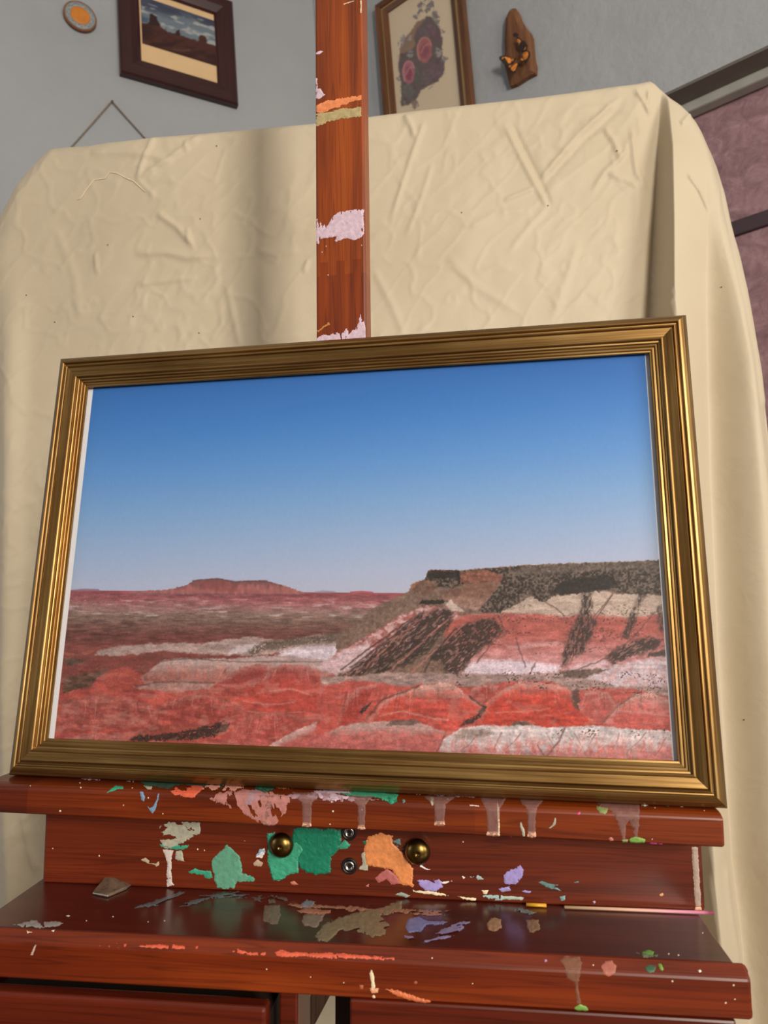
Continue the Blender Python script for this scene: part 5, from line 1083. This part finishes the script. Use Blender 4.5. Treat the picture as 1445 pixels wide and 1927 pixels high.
    c.poly(K8([(252, 240), (256, 214), (300, 200), (345, 204), (352, 230), (320, 262), (280, 258)]), (146, 100, 78), 1.5, 2, 6, .25, 5, seed=31); c.line(K8([(440, 165), (446, 210)]), (56, 40, 36), 2, .8); c.poly(K8([(282, 300), (290, 284), (380, 280), (390, 294), (340, 302)]), (78, 62, 52), 1.2, 1.5, 5, .25, 4); c.poly(K8([(384, 296), (415, 282), (450, 315), (470, 330), (410, 325)]), (210, 178, 156), 2, 2, 6, .1, 5)
    # scree streaks
    dk = (94, 72, 60)
    for i, (pts, ho) in enumerate([([(380, 312), (426, 345), (400, 400), (330, 480), (250, 545), (120, 590), (0, 606), (-60, 600), (40, 540), (150, 450), (290, 340)], .40), ([(470, 380), (560, 362), (596, 366), (630, 405), (580, 450), (500, 520), (445, 590), (395, 596), (384, 545), (320, 520), (390, 445)], .34), ([(958, 250), (992, 258), (988, 345), (1012, 370), (985, 440), (960, 490), (905, 545), (862, 562), (880, 500), (895, 420), (945, 350)], .40), ([(1196, 250), (1216, 262), (1178, 330), (1162, 400), (1135, 440), (1118, 436), (1150, 350)], .36), ([(1052, 522), (1100, 480), (1180, 445), (1250, 430), (1272, 450), (1250, 490), (1150, 520), (1080, 545)], .36), ([(1260, 330), (1310, 260), (1310, 420), (1270, 400)], .42)]):
        an = (2.45, 2.4, 1.8, 1.85, 2.5, 1.7)[i]; c.poly(K8(pts), (124, 94, 80), 5, 7, 9, .2, 6, seed=133 + i, op=.6, ang=an, stretch=(3, 1), holes=.30); c.poly(K8(pts), (78, 58, 48), 5, 7, 8, .3, 2.6, seed=33 + i, holes=ho + .06, op=.85, ang=an, stretch=(2.6, 1))
    rl = [[(340, 320), (200, 430), (60, 560)], [(300, 330), (150, 450), (0, 560)], [(400, 360), (280, 470), (140, 590)], [(250, 360), (80, 480), (-40, 570)], [(470, 380), (360, 480), (250, 580)], [(430, 400), (330, 520), (300, 590)]]
    for i, p in enumerate(rl): c.line(K8(p), [(214, 120, 106), (84, 62, 54)][i % 2], 1.6, .7, 2.5, seed=60 + i)
    for i, p in enumerate([[(605, 345), (640, 420), (580, 460), (520, 540)], [(680, 440), (720, 560)], [(1080, 260), (1010, 340), (960, 420)], [(880, 350), (850, 320), (800, 290)], [(1000, 370), (1060, 290), (1080, 255)], [(1250, 330), (1180, 420), (1060, 520), (880, 590)], [(760, 545), (735, 590)]]): c.line(K8(p), (124, 82, 72), 1.3, .7, 2, seed=70 + i)
    # belt of pale rubble below the mesa
    c.poly(K8([(-120, 600), (0, 596), (150, 580), (300, 582), (480, 586), (700, 588), (880, 582), (940, 600), (1100, 640), (1320, 640), (1320, 690), (1100, 668), (900, 655), (700, 640), (500, 640), (300, 650), (100, 632), (-120, 640)]), (178, 140, 128), 3, 3, 9, .2, 5, seed=41, stretch=(2, 1)); c.poly(K8([(860, 578), (1000, 565), (1060, 570), (960, 604), (880, 600)]), (120, 92, 78), 2, 3, 6, .3, 4, op=.85)
    # red hills
    c.poly(K8([(-140, 640), (0, 612), (110, 622), (200, 640), (320, 628), (420, 630), (500, 650), (600, 626), (720, 612), (830, 620), (920, 660), (1000, 640), (1100, 650), (1180, 652), (1330, 690), (1330, 840), (-140, 840)]), (208, 92, 78), 2.5, 3, 12, .10, 9, seed=42, stretch=(2, 1))
    for i, (pts, c1, c2, gr) in enumerate([([(-60, 800), (-20, 690), (40, 640), (110, 626), (60, 720), (20, 790)], (200, 76, 62), (186, 72, 60), None), ([(66, 790), (130, 700), (200, 662), (290, 636), (400, 620), (450, 650), (500, 690), (548, 720), (460, 800), (390, 830), (300, 790)], (204, 146, 130), (212, 84, 68), (1288, 1326, 12)), ([(490, 690), (500, 650), (560, 622), (610, 640), (580, 690), (556, 716)], (200, 90, 76), (190, 78, 66), None), ([(530, 770), (560, 706), (620, 655), (700, 618), (800, 626), (890, 640), (930, 700), (1010, 790), (900, 806), (700, 806), (540, 800)], (206, 120, 104), (218, 78, 58), (1284, 1318, 12)), ([(940, 740), (960, 672), (1010, 648), (1060, 668), (1100, 710), (1040, 790), (1000, 780)], (206, 102, 90), (196, 88, 76), None), ([(1040, 790), (1100, 720), (1170, 668), (1230, 662), (1330, 700), (1330, 822), (1100, 812)], (206, 130, 118), (210, 96, 84), (1310, 1350, 12))]):
        c.poly(K8(pts), c1, 2.0, 3, 9, .16, 7, seed=43 + i, col2=c2, grad=gr, stretch=(2, 1), rim=((214, 160, 144), 7, .55))
        rills(pts, K8, 9, i)
    for i, (p, col) in enumerate([([(120, 760), (220, 740), (330, 770), (400, 775)], (224, 150, 132)), ([(590, 725), (680, 712), (780, 730), (880, 728)], (190, 62, 48)), ([(600, 745), (700, 742), (820, 730)], (226, 126, 104)), ([(620, 690), (700, 700), (760, 690)], (196, 66, 52)), ([(660, 780), (780, 768), (900, 780)], (192, 64, 50)), ([(66, 770), (130, 690), (280, 640)], (120, 78, 66)), ([(1036, 792), (1100, 720), (1180, 664)], (136, 92, 80)), ([(930, 650), (925, 700), (940, 740)], (96, 70, 60)), ([(1100, 740), (1200, 745), (1320, 760)], (224, 140, 128))]): c.line(K8(p), col, 2.0, .7, 2, seed=80 + i)
    c.poly(K8([(452, 806), (470, 780), (520, 755), (545, 716), (560, 724), (540, 758), (500, 788)]), (86, 62, 52), 1.6, 2.5, 5, .35, 3, holes=.32); c.line(K8([(490, 680), (530, 712), (556, 722)]), (88, 64, 54), 1.8, .8, 1.5); c.poly(K8([(34, 750), (52, 722), (86, 702), (70, 728), (44, 752)]), (84, 60, 50), 1.4, 2, 4, .3, 3, holes=.3); c.poly(K8([(915, 720), (910, 660), (935, 650), (945, 700), (935, 740)]), (110, 80, 70), 2, 3, 5, .3, 3, holes=.42)
    # nearest pale ridges
    c.poly(K8([(-160, 860), (-60, 810), (0, 792), (120, 782), (280, 780), (320, 800), (390, 826), (360, 960), (-160, 960)]), (198, 152, 140), 2, 2.5, 10, .12, 7, seed=51, col2=(204, 108, 98), grad=(1366, 1388, 8)); c.poly(K8([(145, 800), (160, 780), (270, 776), (286, 790), (240, 800)]), (124, 96, 84), 2, 2.5, 6, .25, 4, op=.8)
    c.poly(K8([(340, 960), (380, 856), (450, 812), (520, 800), (650, 800), (700, 782), (750, 798), (800, 808), (1000, 800), (1100, 810), (1340, 822), (1340, 970)]), (216, 194, 188), 1.8, 2, 10, .14, 6, seed=52, col2=(200, 116, 106), grad=(1384, 1428, 30), stretch=(1, 2.5)); c.poly(K8([(650, 800), (680, 784), (720, 780), (752, 798)]), (128, 98, 84), 1.6, 2, 6, .15, 5); c.poly(K8([(420, 840), (470, 812), (560, 818), (600, 830), (500, 850), (430, 862)]), (142, 112, 98), 4, 4, 8, .25, 5, op=.6)
    for i in range(26):
        x0 = 480 + i * 33 + random.uniform(-12, 12); y0 = random.uniform(826, 850); sl = random.choice([-1, 1, -1]) * random.uniform(20, 80)
        c.line(K8([(x0, y0), (x0 + sl * .4, y0 + 40), (x0 + sl, y0 + random.uniform(70, 110))]), [(228, 204, 196), (150, 96, 88), (216, 150, 140)][i % 3], 1.3, .6, 1.5, seed=90 + i, taper=True)
    c.line(K8([(880, 810), (860, 860), (800, 935)]), (122, 80, 74), 1.8, .7, 2); c.line(K8([(770, 880), (800, 935)]), (122, 80, 74), 1.5, .6, 2); c.line(K8([(390, 830), (350, 920)]), (140, 84, 74), 1.6, .6, 2)
    # scattered scrub
    rub = sm(.66, .74, vn(x / 2.4, y / 1.8, 300)) * sm(.5, .62, fbm(x / 30, y / 12, 3, 301))
    zone = np.maximum.reduce([sm(-6, 4, sdist(x, y, K8([(930, 620), (1010, 570), (1310, 520), (1320, 650), (1100, 660)]))), sm(-6, 4, sdist(x, y, K8([(420, 650), (440, 580), (900, 580), (1320, 640), (1320, 690), (900, 650)]))), sm(-6, 4, sdist(x, y, K8([(500, 830), (560, 800), (1320, 815), (1320, 850), (800, 850)]))) , sm(-6, 4, sdist(x, y, K8([(450, 400), (700, 300), (1280, 300), (1290, 480), (500, 560)]))) * .6])
    c.blend(rub * zone * .75, (74, 54, 48))
    # rills and relief of the ground, printed with the rest
    land = sm(1, 6, y - hz) * (y < 1600); land = np.maximum(land, sm(0, 2, sdist(x, y, K8([(0, 395), (78, 330), (240, 246), (314, 172), (560, 152), (900, 132), (1300, 118), (1320, 620), (0, 640)]))))
    dep = sm(1110, 1400, y)[..., None]
    hgt = lambda a, b: (1 - np.abs(2 * fbm(a / 40, b / 22, 5, 400) - 1)) + .4 * (1 - np.abs(2 * fbm(a / 12, b / 14, 4, 410) - 1))
    rel = (hgt(x + 1.6, y - .8) - hgt(x - 1.6, y + .8))
    fine = fbm(x / 2.0, y / 1.7, 3, 420) - .5; mid = fbm(x / 26, y / 5, 4, 430) - .5; wv = (fbm(x / 40, y / 30, 3, 445) - .5) * 60; rill = fbm((x + wv) / 6 + y / 30, (y + wv) / 20, 4, 440) - .5
    g = land[..., None] * (np.clip(rel, -.5, .5)[..., None] * (.14 + .14 * dep) + fine[..., None] * .22 + mid[..., None] * .24 + rill[..., None] * .13 * sm(1215, 1270, y)[..., None])
    c.c = c.c * (1 + g)
    pale = sm(.56, .70, fbm(x / 22 + y / 60, y / 10, 5, 450)) * land * sm(1230, 1290, y) * .30
    c.blend(pale, (214, 160, 146))
    gray = c.c.mean(-1, keepdims=True); c.c = c.c + (gray * np.array((1.03, .99, .98)) - c.c) * (.36 - .15 * dep) * land[..., None]
    c.c *= 1 + land[..., None] * np.array((-.02, .02, .06)); c.c *= 1 + (1 - land)[..., None] * np.array((.02, .01, -.01))
    c.c = np.clip(c.c, 0, 250)
    e = (1.10 + .16 * land)[..., None]; c.c = 255 * (c.c / 255) ** e
    # white margins of the sheet
    c.c[(U < -.2098) | (U > .2106)] = (226, 226, 232)
def build_print():
    x0, x1, z0, z1 = -FWD / 2 + .0235, FWD / 2 - .0235, .0235, FHT - .0235
    nx = 900; xs = np.linspace(x0, x1, nx); zs = np.concatenate([np.linspace(z0, .150, 330)[:-1], np.linspace(.150, z1, 70)])
    X, Z = np.meshgrid(xs, zs); P = np.stack([X, np.full_like(X, .0044), Z], -1)
    px = project(apply(FM, P.reshape(-1, 3))).reshape(P.shape[:2] + (2,))
    cv = Canvas(px[..., 0], px[..., 1]); paint_desert(cv, X)
    ob = grid_obj('landscape_print', P, painted('glossy_print', .5, .25), pic, None, cv.linear(), smooth=False)
    ob['label'] = 'photograph of red striped desert hills and a dark mesa under blue sky'
build_print()
